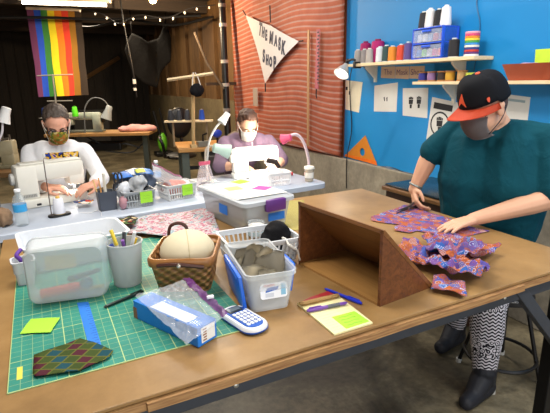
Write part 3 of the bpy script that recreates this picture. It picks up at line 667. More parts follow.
for k, cc in enumerate(('c7b98a', 'b7a7a0', '9fa6a0')):
    b = sheet(NB(), [(-.10, -.16), (.10, -.16), (.1, .16), (-.1, .16)], .012 + .026 * k, .018, 12, .004, 3, k); bmesh.ops.transform(b, matrix=MW[t.name], verts=b.verts)
    solo('folded_cloth', b, C_(cc, .9), ('yellowish', 'pinkish grey', 'greyish')[k] + ' cloth folded ' + ('at bottom', 'in the middle', 'on top')[k] + ' of the stack inside the large clear bin', 'cloth', smooth='all')
b = NB(); loft(b, [[V((x, y, z)) for x, y in [(-.125, -.16), (.14, -.175), (.13, .17), (-.14, .18)]] for z in (.1505, .1512)]); bmesh.ops.transform(b, matrix=MW[t.name], verts=b.verts); o = solo('paper_sheet', b, PAPER, 'white paper sheet lying on the storage bin lid under sticky notes', 'paper')
b = NB()
for k in range(9): box(b, -.10, .02 + .03 * ((k * 5) % 3), -.13 + .026 * k, -.126 + .026 * k, .1513, .1515)
bmesh.ops.transform(b, matrix=MW[t.name], verts=b.verts); sub('print_lines', b, C_('a9aaae', .8), o, o)
for nm, px, py, mt, rz in (('lime green', .075, .165, LIME, .2), ('pink', .088, -.03, PINKN, .5), ('pale yellow', -.03, .05, YELLOWN, -.1)):
    b = NB(); box(b, -.038, .038, -.038, .038, .1517, .1523); bmesh.ops.transform(b, matrix=MW[t.name] @ Matrix.Translation((px, py, 0)) @ Matrix.Rotation(rz, 4, 'Z'), verts=b.verts); solo('sticky_note', b, mt, nm + ' sticky note on the white sheet over the storage bin', 'sticky note')
t = thing('candle_jar', 'small glass jar with white wax in front of the storage bin', 'jar', (.795, 1.765, T))
local(t, 'glass', lathe(NB(), [(.034, 0), (.037, .004), (.037, .07), (.035, .07), (.035, .006)], 24), CLEAR, True)
local(t, 'wax', lathe(NB(), [(.034, .006), (.034, .056), (.031, .054)], 24), C_('f0eee6', .5), True)
local(t, 'label', lathe(NB(), [(.0372, .012), (.0376, .012), (.0376, .03), (.0372, .03)], 24, cap0=False, cap1=False), C_('aac4cf', .6), True)
b = NB(); loft(b, [[(x, y, z) for x, y in ((1.165, 2.25), (1.30, 2.215), (1.06, 1.72), (.93, 1.78))] for z in (T + .0003, T + .003)])
nt = NT('ribbed_straw'); wv = nt.n('ShaderNodeTexWave'); wv.inputs['Scale'].default_value = 60; nt.l(nt.coord(rot=(0, 0, 1.1)), wv.inputs[0]); nt.col(nt.ramp(wv.outputs['Fac'], [(0, '8a7d3e'), (1, 'b3a55c')])); solo('straw_mat', b, nt.set(.8), 'ribbed olive yellow mat lying between storage bin and wooden wedge', 'mat')

# wooden wedge rack, open face towards the left
wx, wy, wr = .844, .986, math.radians(6.2)
t = thing('wooden_wedge', 'brown wooden wedge shaped stand open at one side on the table', 'stand', (wx, wy, T + .0005), wr)
D, H_, Lw = .240, .240, .415
loc_tri = lambda y0, y1: [[(0, y, .0), (D, y, 0), (D, y, .008), (.006, y, H_), (0, y, H_)] for y in (y0, y1)]
local(t, 'base_panel', box(NB(), .0, D - .004, .0115, Lw - .0115, 0, .008), m_wood('wedge_base', '8d6434', 'ab7f47', 3, .45, 1))
for y0, y1 in ((0, .011), (Lw - .011, Lw)):
    b = NB(); loft(b, loc_tri(y0, y1)); local(t, 'side_panel', b, DARKW)
b = NB(); a = math.atan2(H_ - .008, D - .006); nx_, nz_ = math.sin(a), math.cos(a)
loft(b, [[(0.0, y, H_ + .001), (.006, y, H_ + .001), (D + .002, y, .0), (D - .010, y, .0), (0.0, y, H_ - .011)] for y in (-.001, Lw + .001)]); local(t, 'sloping_panel', b, m_wood('wedge_panel', '5a3619', '8a5a2c', 3, .4, 1))

# notebook, sticky, pens
t = thing('notebook', 'yellow page notepad with purple pen at front edge of table', 'notebook', (.703, 1.02, T + .0004), 0)
b = NB(); loft(b, [[(-.069, .10, z), (.070, .094, z), (.058, -.104, z), (-.071, -.105, z)] for z in (0, .005)]); local(t, 'pages', b, C_('e3dba4', .8))
b = grid(8, 8, lambda u, v: V((-.0700 + .138 * u - .004 * v, .098 - .03 * v - .006 * u, .0055 + .010 * math.sin(v * 2.6)))); bmesh.ops.solidify(b, geom=list(b.faces), thickness=.001); local(t, 'rolled_page', b, C_('c9a66c', .8), 'all')
b = NB(); loft(b, [[(-.066, .099, z), (.074, .093, z), (.065, .128, z), (-.01, .118, z)] for z in (.0005, .003)]); o = local(t, 'cover', b, C_('9c1f24', .5)); o['label'] = 'red folded cover'
b = NB()
for k in range(9): box(b, -.062, .05, -.09 + .014 * k, -.0893 + .014 * k, .0051, .0053)
local(t, 'ruled_lines', b, C_('b9b690', .8))
b = NB(); loft(b, [[(.677, .995, z), (.755, .993, z), (.756, .924, z), (.676, .922, z)] for z in (T + .0056, T + .0062)]); o = solo('sticky_note', b, LIME, 'lime green sticky note on the yellow notepad', 'sticky note')
b = NB()
for k in range(4): tube(b, [(.69 + .012 * i, .98 - .015 * k + .002 * math.sin(i * 2.2 + k), T + .0064) for i in range(5)], .0006, 4)
sub('handwriting', b, C_('5f8a2a', .8), o, o)
pen((.76, 1.036, T + .0125), (.628, 1.051, T + .0125), .0055, C_('6d3fa0', .35), 'purple pen with grey grip lying across the yellow notepad', C_('55595e', .5))
pen((.762, 1.162, T + .006), (.803, 1.022, T + .006), .0055, C_('1a2fb8', .3), 'blue ballpoint pen between the notepad and wooden wedge')

# patterned fabric: piece being cut, and the heap of cut pieces
b = sheet(NB(), [(1.412, 1.746), (1.55, 1.79), (1.60, 1.80), (1.70, 1.83), (1.735, 1.80), (1.71, 1.64), (1.715, 1.52), (1.70, 1.40), (1.722, 1.306), (1.60, 1.31), (1.49, 1.30), (1.377, 1.285), (1.43, 1.34), (1.48, 1.40), (1.449, 1.468), (1.40, 1.46), (1.365, 1.52), (1.40, 1.56), (1.445, 1.575), (1.39, 1.65), (1.375, 1.70)], T + .0006, .007, 9, .001, 4, 21)
solo('fabric_piece', b, ANKARA, 'orange purple and blue patterned fabric being cut under the scissors', 'fabric', smooth='all', loc=(1.5, 1.5, T))
heap = [([(-.12, -.09), (.0, -.12), (.11, -.05), (.13, .05), (.02, .08), (-.1, .06)], 1.215, 1.205, .035, 1, 'left back'), ([(-.10, -.05), (.02, -.09), (.12, -.03), (.09, .07), (-.03, .09), (-.12, .05)], 1.225, 1.065, .045, 2, 'nearest the front edge'), ([(-.11, -.06), (.05, -.08), (.1, .0), (.06, .09), (-.08, .07)], 1.30, 1.125, .055, 3, 'on top'), ([(-.09, -.07), (.06, -.09), (.14, .02), (.03, .06), (-.08, .08)], 1.41, 1.14, .04, 4, 'right end, pointed'), ([(-.11, -.04), (.03, -.07), (.12, .0), (.02, .07), (-.08, .08)], 1.36, 1.21, .035, 5, 'at the back'), ([(-.04, -.05), (.06, -.07), (.05, .04), (-.04, .06)], 1.115, .985, .018, 6, 'spilling at the wedge corner')]
for k, (pl, hx, hy, amp, sd, lb) in enumerate(heap):
    b = sheet(NB(), [(x * 1.08, y * 1.08) for x, y in pl], 0, amp * 1.25, 30, .0012, 5, sd * 3.1, flat_M(hx, hy, T + .002 + .009 * (k % 3) * (k < 5), sd * .9)); solo('fabric_piece', b, ANKARA, 'patterned cut fabric in the heap beside the wedge, ' + lb, 'fabric', smooth='all', loc=(1.3, 1.1, T))
# ================================================================ things on the white table
def machine(label, loc, rz, sc=1.0, tint='d8d6ce', lit=0):
    t = thing('sewing_machine', label, 'sewing machine', loc, rz); m = plain('enamel_' + tint, tint, .35, var=.04)
    S = Matrix.Diagonal((sc, sc, sc, 1))
    def L(name, b, mt, smooth=True):
        bmesh.ops.transform(b, matrix=S, verts=b.verts); return local(t, name, b, mt, smooth)
    L('bed', box(NB(), -.225, .215, -.085, .095, 0, .062, .012), m)
    b = NB(); box(b, -.225, -.095, -.075, .075, .058, .29, .018); box(b, -.215, .215, -.07, .07, .175, .292, .022); box(b, .105, .21, -.068, .068, .118, .20, .014); L('arm', b, m)
    L('top_lid', box(NB(), -.19, .205, -.055, .055, .2915, .302, .005), m)
    L('handwheel', lathe(NB(), [(.03, 0), (.040, .004), (.040, .024), (.03, .028)], 20, Matrix.Translation((-.226, 0, .20)) @ Matrix.Rotation(-PI / 2, 4, 'Y')), C_('bdbcb6', .4))
    b = NB(); tube(b, [(.15, .01, .125), (.15, .01, .07)], .004); tube(b, [(.162, .012, .13), (.162, .012, .076)], .005); box(b, .145, .175, -.012, .02, .064, .072); L('needle_bar', b, C_('9a9da0', .3, .8))
    L('vent_panel', box(NB(), -.205, -.115, -.0765, -.074, .075, .1), C_('b5b3aa', .5))
    b = NB()
    for k in range(8): box(b, -.198 + k * .010, -.193 + k * .010, -.0775, -.0762, .079, .096)
    L('vent_slots', b, C_('6a6a66', .6))
    b = NB(); tube(b, [(-.02, .03, .30), (-.02, .03, .345)], .003); lathe(b, [(.014, 0), (.014, .004)], 12, Matrix.Translation((-.02, .03, .302))); L('spool_pin', b, C_('c9c9c4', .4))
    L('socket', box(NB(), -.13, -.10, -.0862, -.083, .014, .03, .002), C_('1c1c1e', .5))
    if lit:
        L('work_lamp', box(NB(), .118, .135, -.03, .03, .113, .119, .002), emis('machine_lamp_glow', 'fff6e8', lit))
        ld = bpy.data.lights.new('machine_lamp', 'POINT'); ld.energy = lit * .10; ld.color = (1, .96, .9); ld.shadow_soft_size = .02
        o = bpy.data.objects.new('machine_lamp', ld); COL.objects.link(o); o.parent = t; o.location = (.12 * sc, -.02 * sc, .10 * sc)
    return t
mL = V((.03, 3.27)); machine('cream sewing machine seen from behind in front of the man in white tee', (mL.x, mL.y, WZ), WR + .13, .92, 'd8d5ca', 7)
mR = V((1.50, 3.30)); machine('bright white sewing machine lit by lamps in front of bearded man', (mR.x, mR.y, WZ), WR - .18, .82, 'ecebe8', 14)

# thread cone stand in front of the left machine
p = wt(.315, .225); t = thing('thread_stand', 'black thread stand with wire rod and white cone before the cream machine', 'thread stand', (p.x, p.y, WZ))
local(t, 'base', rr_loft(NB(), [(.125, .065, .03, 0), (.13, .07, .033, .004), (.125, .065, .03, .012)], Matrix.Rotation(.35, 4, 'Z'), 5), BLACKM, True)
b = NB(); tube(b, [(-.042, -.005, .01), (-.042, -.005, .33)], .0028, 8); tube(b, bez([(-.042, -.005, .33), (-.036, -.005, .345), (-.02, -.005, .34)], 4), .002, 6); local(t, 'rod', b, C_('6f5f58', .4, .6), True)
p = wt(.317, .225); t = thing('thread_cone', 'white thread cone with yellow top on the black thread stand', 'thread cone', (p.x, p.y, WZ + .0125))
local(t, 'thread', lathe(NB(), [(.032, .004), (.034, .012), (.026, .090), (.022, .094)], 20), C_('dedfe6', .8), True)
local(t, 'core', lathe(NB(), [(.030, 0), (.030, .004), (.014, .004), (.012, .102), (.008, .106)], 16), C_('d9b45e', .6), True)
def bottle(label, loc, h, r):
    t = thing('water_bottle', label, 'bottle', loc)
    local(t, 'bottle', lathe(NB(), [(r * .8, 0), (r, .008), (r * .96, h * .2), (r, h * .25), (r, h * .62), (r * .82, h * .76), (r * .42, h * .88), (r * .42, h * .93)], 22), WATER, True)
    local(t, 'label', lathe(NB(), [(r * 1.01, h * .40), (r * 1.02, h * .40), (r * 1.02, h * .60), (r * 1.01, h * .60)], 22, cap0=False, cap1=False), C_('3aa0dc', .4), True)
    local(t, 'cap', lathe(NB(), [(r * .46, h * .925), (r * .47, h * .93), (r * .47, h * .99), (r * .42, h)], 18), C_('eef0f2', .4), True)
p = wt(.115, .135); bottle('clear water bottle with blue label at front edge of white table, far left', (p.x, p.y, WZ), .205, .034)
p = wt(1.04, .62); bottle('clear water bottle with blue label behind the pale slotted basket', (p.x, p.y, WZ), .20, .032)
p = wt(.02, .20); t = b = None
b = NB(); ell(b, (p.x - .02, p.y, WZ + .052), (.075, .06, .05)); ell(b, (p.x + .02, p.y - .03, WZ + .045), (.04, .035, .042)); b = fuse(b, .006, 3, .016, 26, 4)
for v in b.verts: v.co.z = max(v.co.z, WZ + .001)
solo('crumpled_paper', b, plain('brown_crumpled_paper', '8a6f55', .85, var=.3, vs_=25), 'crumpled brown paper at left edge beside the front water bottle', 'paper', smooth='all')
b = NB(); p = wt(.05, .52); tube(b, [(p.x - .35, p.y, WZ + .046), (p.x - .02, p.y, WZ + .046)], .045, 14); solo('cloth_roll', b, C_('77797c', .6), 'grey roll lying behind the cream machine at the left edge', 'roll', smooth=True)
b = NB(); tube(b, bez([wt(.42, .21, .004), wt(.47, .17, .004), wt(.52, .20, .004), wt(.53, .14, .004), wt(.515, .06, .004)], 6), .0018, 6); solo('thread_end', b, C_('e9e9ea', .6), 'loose white cord curling on the white table before the dark pen box', 'cord', smooth=True)
b = sheet(NB(), [(-.05, -.04), (.06, -.05), (.08, .03), (-.02, .06)], 0, .03, 22, .002, 3, 5); p = wt(.46, .36, .01); bmesh.ops.transform(b, matrix=flat_M(*p), verts=b.verts); solo('cloth_scrap', b, m_voro('bright_mixed_print', [(0, '2d3a66'), (.3, 'd99a2b'), (.55, 'd8d4cc'), (.75, 'b3372c'), (.9, '3d7a3a')], 45), 'multicoloured cloth scrap being sewn at the cream machine', 'fabric', smooth='all')
# dark pen box
p = wt(.585, .20); PX = (p.x, p.y, WZ); t = thing('pen_box', 'dark grey square box holding pencils and scissors on the white table', 'pen box', PX, WR)
local(t, 'shell', rr_loft(NB(), [(.098, .07, .006, 0), (.112, .08, .008, .118), (.104, .072, .006, .118), (.09, .062, .004, .005)], n=3), C_('454b57', .45), True)
for k, (cc, lb, dx, hh, ln) in enumerate((('d9b879', 'tan pencil in the dark pen box, leaning left', -.035, .19, -.03), ('c98d4e', 'orange brown pencil in the dark pen box', -.022, .20, -.012), ('e3ddcf', 'tall cream ruler in the dark pen box', -.004, .225, .0))):
    b = NB(); q = V(PX); p0 = q + V((dx, 0, .01)); p1 = q + V((dx + ln, .0, hh)); tube(b, [p0, p1], .009 if k == 2 else .0045, 6 if k < 2 else 4); solo('ruler' if k == 2 else 'pencil', b, C_(cc, .6), lb, 'ruler' if k == 2 else 'pencil')
t = thing('scissors', 'black handled scissors standing in the dark pen box', 'scissors', (p.x + .03, p.y, WZ + .02))
b = NB(); tube(b, [(0, 0, 0), (.012, 0, .10)], .006, 6); local(t, 'blades', b, C_('a5a8aa', .3, .8), True)
for q, hx in ((0, .022), (1, .045)):
    b = NB(); ps = [(hx + .013 * math.cos(a) + .014, .012 * q, .165 + .033 * math.sin(a)) for a in [i * 2 * PI / 16 for i in range(16)]]; tube(b, ps, .0055, 6, True); tube(b, [(.012, 0, .10), (hx, .012 * q, .137)], .006, 6); local(t, 'handle', b, C_('26262a', .4), True)
# slotted baskets with green notes
GREY = plain('grey_basket_plastic', 'a4a8ab', .45, var=.04); PALE = plain('pale_basket_plastic', 'd2d3d2', .45, var=.04)
def wloc(u, v): q = wt(u, v); return (q.x, q.y, WZ)
slotted('slotted_basket', 'grey slotted basket with green note beside the dark pen box', wloc(.765, .20), WR, .195, .165, .105, GREY, 10, 8)
slotted('slotted_basket', 'pale slotted basket with green note right of the grey basket', wloc(1.045, .235), WR + .12, .215, .17, .105, PALE, 11, 8)
for u, v, rz, lb in ((.800, .107, WR, 'blank lime green note stuck on the grey slotted basket'), (1.085, .145, WR + .12, 'blank lime green note stuck on the pale slotted basket')):
    q = wt(u, v); M = Matrix.Translation((q.x, q.y, WZ + .066)) @ Matrix.Rotation(rz, 4, 'Z'); b = NB(); box(b, -.038, .038, -.0012, 0, -.036, .034, 0, M); o = solo('sticky_note', b, LIME, lb, 'sticky note')
    b = NB()
    for k in range(2): tube(b, [M @ V((-.02 + .008 * i, -.0016, .008 - .016 * k + .003 * math.sin(i * 2.3 + k))) for i in range(6)], .0007, 4)
    sub('handwriting', b, C_('6f9a3a', .8), o, o)
def clump(name, u, v, z, rad, mat, label, cat, seed, wr=.012, rz=0):
    b = NB(); q = wt(u, v, z); ell(b, q, rad); ell(b, q + V((rad[0] * .5, 0, rad[2] * .3)), [x * .7 for x in rad]); b = fuse(b, .007, 2, wr, 22, seed)
    return solo(name, b, mat, label, cat, smooth='all')
clump('plastic_bag', .775, .19, .135, (.045, .04, .045), m_clear('bag_film', 'e0e4e8', .45, .15), 'crinkled clear bag on top of the grey slotted basket', 'bag', 3, .028)
clump('cloth', .76, .26, .10, (.08, .045, .05), BLACKC, 'black cloth bundle in back of the grey slotted basket', 'cloth', 9)
clump('cloth', .69, .21, .10, (.028, .045, .05), C_('c9ccd2', .8), 'white cloth at left end of the grey slotted basket', 'cloth', 12, .022)
clump('cloth', .665, .14, .045, (.022, .03, .04), C_('b98a92', .8), 'pinkish cloth wad between dark pen box and grey basket', 'cloth', 15, .008)
for k, (u, v, z, cc, lb, rz) in enumerate(((.72, .33, .165, '2f6fc0', 'blue packet on top of the grey basket, at left', .3), (.80, .36, .170, 'd9dde2', 'white packet on top of the grey basket', -.2), (.86, .33, .172, '3a7cc8', 'blue packet on top of the grey basket, at right', .1), (.83, .30, .185, 'd8dd5a', 'small yellow green paper above the grey basket', .2))):
    q = wt(u, v, z); b = sheet(NB(), [(-.06, -.035), (.06, -.04), (.055, .035), (-.05, .04)] if k < 3 else [(-.03, -.02), (.03, -.02), (.03, .02), (-.03, .02)], 0, .02, 18, .003, 2, k); bmesh.ops.transform(b, matrix=Matrix.Translation(q) @ Matrix.Rotation(rz, 4, 'Z') @ Matrix.Rotation(.35, 4, 'X'), verts=b.verts); solo('packet' if k < 3 else 'paper', b, C_(cc, .5), lb, 'packet' if k < 3 else 'paper', smooth='all')
clump('cloth', .80, .37, .08, (.13, .05, .085), C_('5d6b80', .8), 'blue grey cloth bundle behind the grey slotted basket', 'cloth', 33)
# zip bag with pink seal in the pale basket
q = wt(1.0, .25, .135); t = thing('zip_bag', 'clear zip bag with pink purple seal leaning in the pale slotted basket', 'bag', q, WR)
Mz = Matrix.Rotation(.55, 4, 'Y') @ Matrix.Rotation(.5, 4, 'X')
b = grid(18, 14, lambda u, v: V(((u - .5) * .24, (v - .5) * .15, .014 * noise.noise(V((u * 5, v * 5, 2)))))); bmesh.ops.solidify(b, geom=list(b.faces), thickness=.012); bmesh.ops.transform(b, matrix=Mz, verts=b.verts); local(t, 'film', b, m_clear('bag_film_b', 'd9d6da', .5, .15), 'all')
b = grid(18, 3, lambda u, v: V(((u - .5) * .24, .075 + v * .022, .014 * noise.noise(V((u * 5, 5, 2)))))); bmesh.ops.solidify(b, geom=list(b.faces), thickness=.003); bmesh.ops.transform(b, matrix=Mz, verts=b.verts); local(t, 'zip_seal', b, C_('b0718f', .4), 'all')
clump('cloth', 1.02, .23, .075, (.075, .05, .045), C_('c98d84', .8), 'salmon cloth inside the pale slotted basket', 'cloth', 21)
clump('cloth', 1.10, .24, .06, (.03, .05, .05), C_('d8d6d2', .8), 'white cloth at right end inside the pale slotted basket', 'cloth', 26)
# standing bag
q = wt(1.295, .33); t = thing('zip_bag', 'upright clear bag with pink seal and dark scraps beside the desk lamp', 'bag', (q.x, q.y, WZ), WR + .1)
b = grid(14, 16, lambda u, v: V((0, 0, 0))); b.free()
b = NB(); loft(b, [[(x, y, z) for x, y in rrect(L, W_, r, 3)] for L, W_, r, z in ((.12, .07, .03, .001), (.14, .08, .035, .03), (.115, .05, .02, .10), (.085, .022, .008, .165), (.08, .012, .004, .18))]); local(t, 'film', b, m_clear('bag_film_c', 'dccdcf', .32, .15), 'all')
b = NB(); rr_loft(b, [(.086, .012, .004, .180), (.094, .010, .004, .205)]); local(t, 'zip_seal', b, C_('c2566f', .4), True)
b = NB(); ell(b, (q.x, q.y, WZ + .03), (.05, .028, .026)); b = fuse(b, .007, 1, .014, 30, 2); solo('fabric_scraps', b, C_('34303c', .8), 'dark scraps at bottom of the upright clear bag', 'scraps', smooth='all')
clump('plastic_bag', 1.27, .17, .042, (.075, .06, .036), m_clear('bag_film_d', 'd5d8dc', .5, .15), 'crinkled clear bag lying right of the pale slotted basket', 'bag', 44, .016)
clump('fabric_scraps', 1.245, .15, .028, (.025, .02, .018), C_('30333c', .8), 'dark scraps inside the crinkled bag right of the pale basket', 'scraps', 47, .006)

# small white basket, red cutter, paper cup
slotted('slotted_basket', 'small white slotted basket before the bright white sewing machine', wloc(1.80, .175), WR - .15, .17, .145, .10, C_('efecec', .4), 10, 8)
q = wt(1.80, .19, .0); b = NB(); ell(b, (q.x, q.y, WZ + .075), (.055, .045, .04)); b = fuse(b, .007, 1, .016, 26, 6); solo('cloth', b, C_('e6dcd8', .8), 'white cloth heaped in the small white slotted basket', 'cloth', smooth='all')
b = NB(); q = wt(2.01, .40, .016); tube(b, bez([q + V((-.09, 0, 0)), q, q + V((.07, -.02, .0))], 5), [.008] * 5 + [.014] * 6, 8); solo('seam_tool', b, C_('b3202c', .4), 'red handled tool lying behind the drinking cup', 'tool', smooth=True)
q = wt(2.055, .12); t = thing('drinking_cup', 'clear cup of iced coffee with white lid at right end of white table', 'cup', (q.x, q.y, WZ))
local(t, 'cup', lathe(NB(), [(.028, 0), (.031, .004), (.038, .10), (.036, .10), (.028, .006)], 22), m_clear('cup_clear', 'd9cdb8', .5, .1), True)
local(t, 'drink', lathe(NB(), [(.027, .006), (.034, .085)], 20), C_('a98b5e', .3), True)
local(t, 'label', lathe(NB(), [(.0335, .03), (.0338, .03), (.0368, .072), (.0364, .072)], 22, cap0=False, cap1=False), C_('e3ddd2', .5), True)
local(t, 'lid', lathe(NB(), [(.041, .098), (.041, .105), (.037, .116), (.030, .118)], 22), C_('efe9dc', .4), True)

# desk lamps
def lamp(label, base, path, head, hdir, cm, hm, hr=.045, hl=.09, br=.06, glow=None, en=0, neckr=.008):
    t = thing('desk_lamp', label, 'lamp', base)
    if br: finish('base', lathe(NB(), [(br, 0), (br, .012), (br * .8, .02)], 20, Matrix.Translation(V(base))), hm, t, True)
    b = NB(); tube(b, bez(path, 8), neckr, 8); finish('neck', b, cm, t, True)
    s, u, d = frame(hdir); Mh = Matrix.Translation(V(head)) @ Matrix((s, u, d)).transposed().to_4x4()
    h = finish('shade', lathe(NB(), [(hr * .45, -hl * .55), (hr * .62, -hl * .5), (hr * .66, -hl * .1), (hr, hl * .5), (hr * .93, hl * .48), (hr * .58, -.05 * hl), (hr * .3, -.2 * hl)], 20, Mh), hm, t, True)
    if glow:
        g = NB(); ell(g, V(head) + V(hdir).normalized() * hl * .12, [hr * .42] * 3); sub('bulb', g, emis('bulb_glow_' + label[:9], glow, 12 if en else 2), h, t, 'all')
        if en:
            ld = bpy.data.lights.new('desk_lamp_light', 'SPOT'); ld.energy = en * 1.8; ld.color = lin(glow)[:3]; ld.shadow_soft_size = hr * .4; ld.spot_size = math.radians(150); ld.spot_blend = .7
            o = bpy.data.objects.new('desk_lamp_light', ld); COL.objects.link(o); o.rotation_mode = 'QUATERNION'
            o.location = V(head) + V(hdir).normalized() * (hl * .5 + .005); o.rotation_quaternion = V(hdir).to_track_quat('-Z', 'Y')
            o.parent = t; o.matrix_parent_inverse = MW[t.name].inverted()
    return t
MINT = plain('mint_enamel', 'b9d4c4', .4, var=.04); PINKL = plain('pink_enamel', 'e0577c', .4, var=.05)
bq = wt(1.42, .52); lamp('mint green desk lamp with wire neck left of the bright sewing machine', (bq.x, bq.y, WZ), [(bq.x, bq.y, WZ + .02), (bq.x - .03, bq.y, WZ + .16), (bq.x - .02, bq.y - .01, WZ + .27), (1.16, 3.24, 1.05)], (1.185, 3.21, 1.02), (.75, -.1, -.25), C_('bcae9c', .4), MINT, .055, .12, .05, 'fff3da', 6)
lamp('white gooseneck lamp rising above the mint green lamp', (1.10, 3.33, WZ), [(1.10, 3.33, WZ + .02), (1.10, 3.30, .93), (1.115, 3.27, 1.08), (1.16, 3.26, 1.17), (1.21, 3.26, 1.22)], (1.235, 3.25, 1.245), (-.45, 0, -.55), C_('d2cfc8', .4), C_('d9d9d6', .4), .036, .085, .045, None)
bq = V((1.93, 3.20)); lamp('pink headed lamp with white arched neck at right end of white table', (bq.x, bq.y, WZ), [(bq.x, bq.y, WZ + .02), (1.90, 3.16, .90), (1.82, 3.10, 1.04), (1.745, 3.07, 1.105), (1.68, 3.07, 1.105)], (1.655, 3.07, 1.085), (-.5, .62, -.22), C_('ecd6da', .4), PINKL, .042, .07, .04, 'fff0e0', 13, .012)
lamp('white lamp head on gooseneck at the left picture edge', (-.33, 3.95, WZ - .0), [(-.33, 3.95, WZ), (-.29, 3.95, 1.05), (-.24, 3.95, 1.17), (-.225, 3.96, 1.24)], (-.205, 3.97, 1.295), (-.35, 0, -.9), C_('d6d3d8', .4), C_('dcdcda', .4), .052, .11, .0, None)

# ================================================================ right wall
ON = XW - .0005
def curt(u, v):
    y = 3.635 + u * 2.65; z = .79 + v * 2.005; sag = .022 * math.sin(y * 2.3) + .012 * math.sin(y * 5.1 + 1)
    lines = (z + sag * (1.3 - .4 * v)) / .054
    return V((XW - .055 + .0018 * math.sin(lines * 2 * PI) + .014 * math.sin(y * 2.4), y + .015 * math.sin(z * 6) * (u > .9), z))
b = grid(40, 150, curt); uv = b.loops.layers.uv.new('uv')
for f in b.faces:
    for l in f.loops:
        c = l.vert.co; u = (c.y - 3.635) / 2.65; v = (c.z - .79) / 2.005; sag = .022 * math.sin(c.y * 2.3) + .012 * math.sin(c.y * 5.1 + 1); l[uv].uv = (u, (c.z + sag * (1.3 - .4 * v)) / .054 + .25)
bmesh.ops.solidify(b, geom=list(b.faces), thickness=.006)
solo('wall_hanging', b, m_curtain(), 'large red corrugated sheet with pale lines covering wall left of blue board', 'wall covering', smooth='all')
BX = XW - .105
t = thing('banner', 'white four-cornered cloth banner lettered THE MASK SHOP on the red sheet', 'banner', (BX, 5.0, 1.9))
cor = [V((BX, 5.66, 2.30)), V((BX, 4.98, 2.14)), V((BX, 4.34, 1.89)), V((BX, 5.15, 1.48))]
def quad(u, v):
    a = cor[0].lerp(cor[3], v); m = cor[1].lerp((cor[3] + cor[2]) / 2, v); c = cor[2].lerp(cor[3], v)
    A = cor[0].lerp(cor[1], u * 2) if u < .5 else cor[1].lerp(cor[2], u * 2 - 1)
    p = A.lerp(cor[3], v); p = p + V((0, 0, -.03 * math.sin(PI * u) * (1 - v))) + (V((0, 5.02, 1.92)) - V((0, p.y, p.z))) * (.10 * (1 - (2 * u - 1) ** 2 * 0) * (abs(2 * u - 1)) * math.sin(PI * v) if True else 0)
    p.x = BX; return p
out = [quad(i / 16, 0) for i in range(17)] + [quad(1, j / 16) for j in range(1, 17)] + [quad(0, j / 16) for j in range(15, 0, -1)]
bn = finish('cloth', plate(NB(), out, (-1, 0, 0), .003), C_('cbc8ca', .8), t)
b = NB()
for ch, y, z, ro, s in (('T', 5.245, 2.09, -.30, .14), ('H', 5.165, 2.05, -.22, .11), ('E', 5.09, 2.01, -.1, .11), ('M', 4.96, 1.972, -.2, .13), ('A', 4.85, 1.93, -.15, .11), ('S', 4.76, 1.89, -.1, .13), ('K', 4.675, 1.845, -.2, .14), ('S', 5.165, 1.785, -.1, .14), ('H', 5.075, 1.738, -.1, .11), ('O', 4.985, 1.712, 0, .10), ('P', 4.885, 1.695, -.05, .14)):
    merge(b, text_bm(ch, s, wall_M(BX - .0055, y, z, ro) @ Matrix.Diagonal((.88, 1.36, 1, 1)), .0012, .007))
tag(finish('lettering', b, C_('1c2340', .7), t), 'dark navy hand-painted letters')
for (a, d) in ((cor[0], (.0, .09, .07)), (cor[1], (0, .01, .18)), (cor[2], (0, -.08, .0)), (cor[3], (0, .0, -.10))):
    b = NB(); tube(b, bez([a, a + V(d) * .6, a + V(d)], 4), .008, 6); finish('tie_cord', b, C_('2a2226', .7), t, True)
def stick(name, y0, z0, y1, z1, w, X, mat, label, cat, th=.012):
    b = NB(); d = V((0, y1 - y0, z1 - z0)); L_ = d.length; ang = math.atan2(y1 - y0, z1 - z0); box(b, -th / 2, th / 2, -w / 2, w / 2, -L_ / 2, L_ / 2, .002, Matrix.Translation((X, (y0 + y1) / 2, (z0 + z1) / 2)) @ Matrix.Rotation(-ang, 4, 'X')); return solo(name, b, mat, label, cat)
stick('yardstick', 4.16, 1.98, 4.17, .84, .035, XW - .098, plain('yardstick_wood', 'b58a62', .6, bump=0), 'plain wooden stick hanging on the red sheet', 'stick')
o = stick('measuring_strip', 3.985, 1.97, 4.01, 1.42, .062, XW - .095, C_('b0606c', .6), 'hanging pink strip with dark zigzag markings beside the wooden stick', 'strip', .006)
b = NB()
for k in range(16): box(b, XW - .0995, XW - .0982, 3.955 + .012 * (k % 2), 3.99 + .012 * (k % 2), 1.47 + k * .031, 1.487 + k * .031)
sub('markings', b, C_('3c3038', .7), o, o)
b = NB(); tube(b, [(XW - .097, 4.01, 1.42), (XW - .097, 4.015, 1.36), (XW - .097, 4.0, 1.33)], .006, 6); sub('hook_cord', b, C_('2b2528', .7), o, o)
stick('wall_note', 5.46, 1.42, 5.46, 1.20, .14, XW - .098, C_('9a8d84', .8), 'narrow pale grey card hanging below the white banner', 'card', .004)
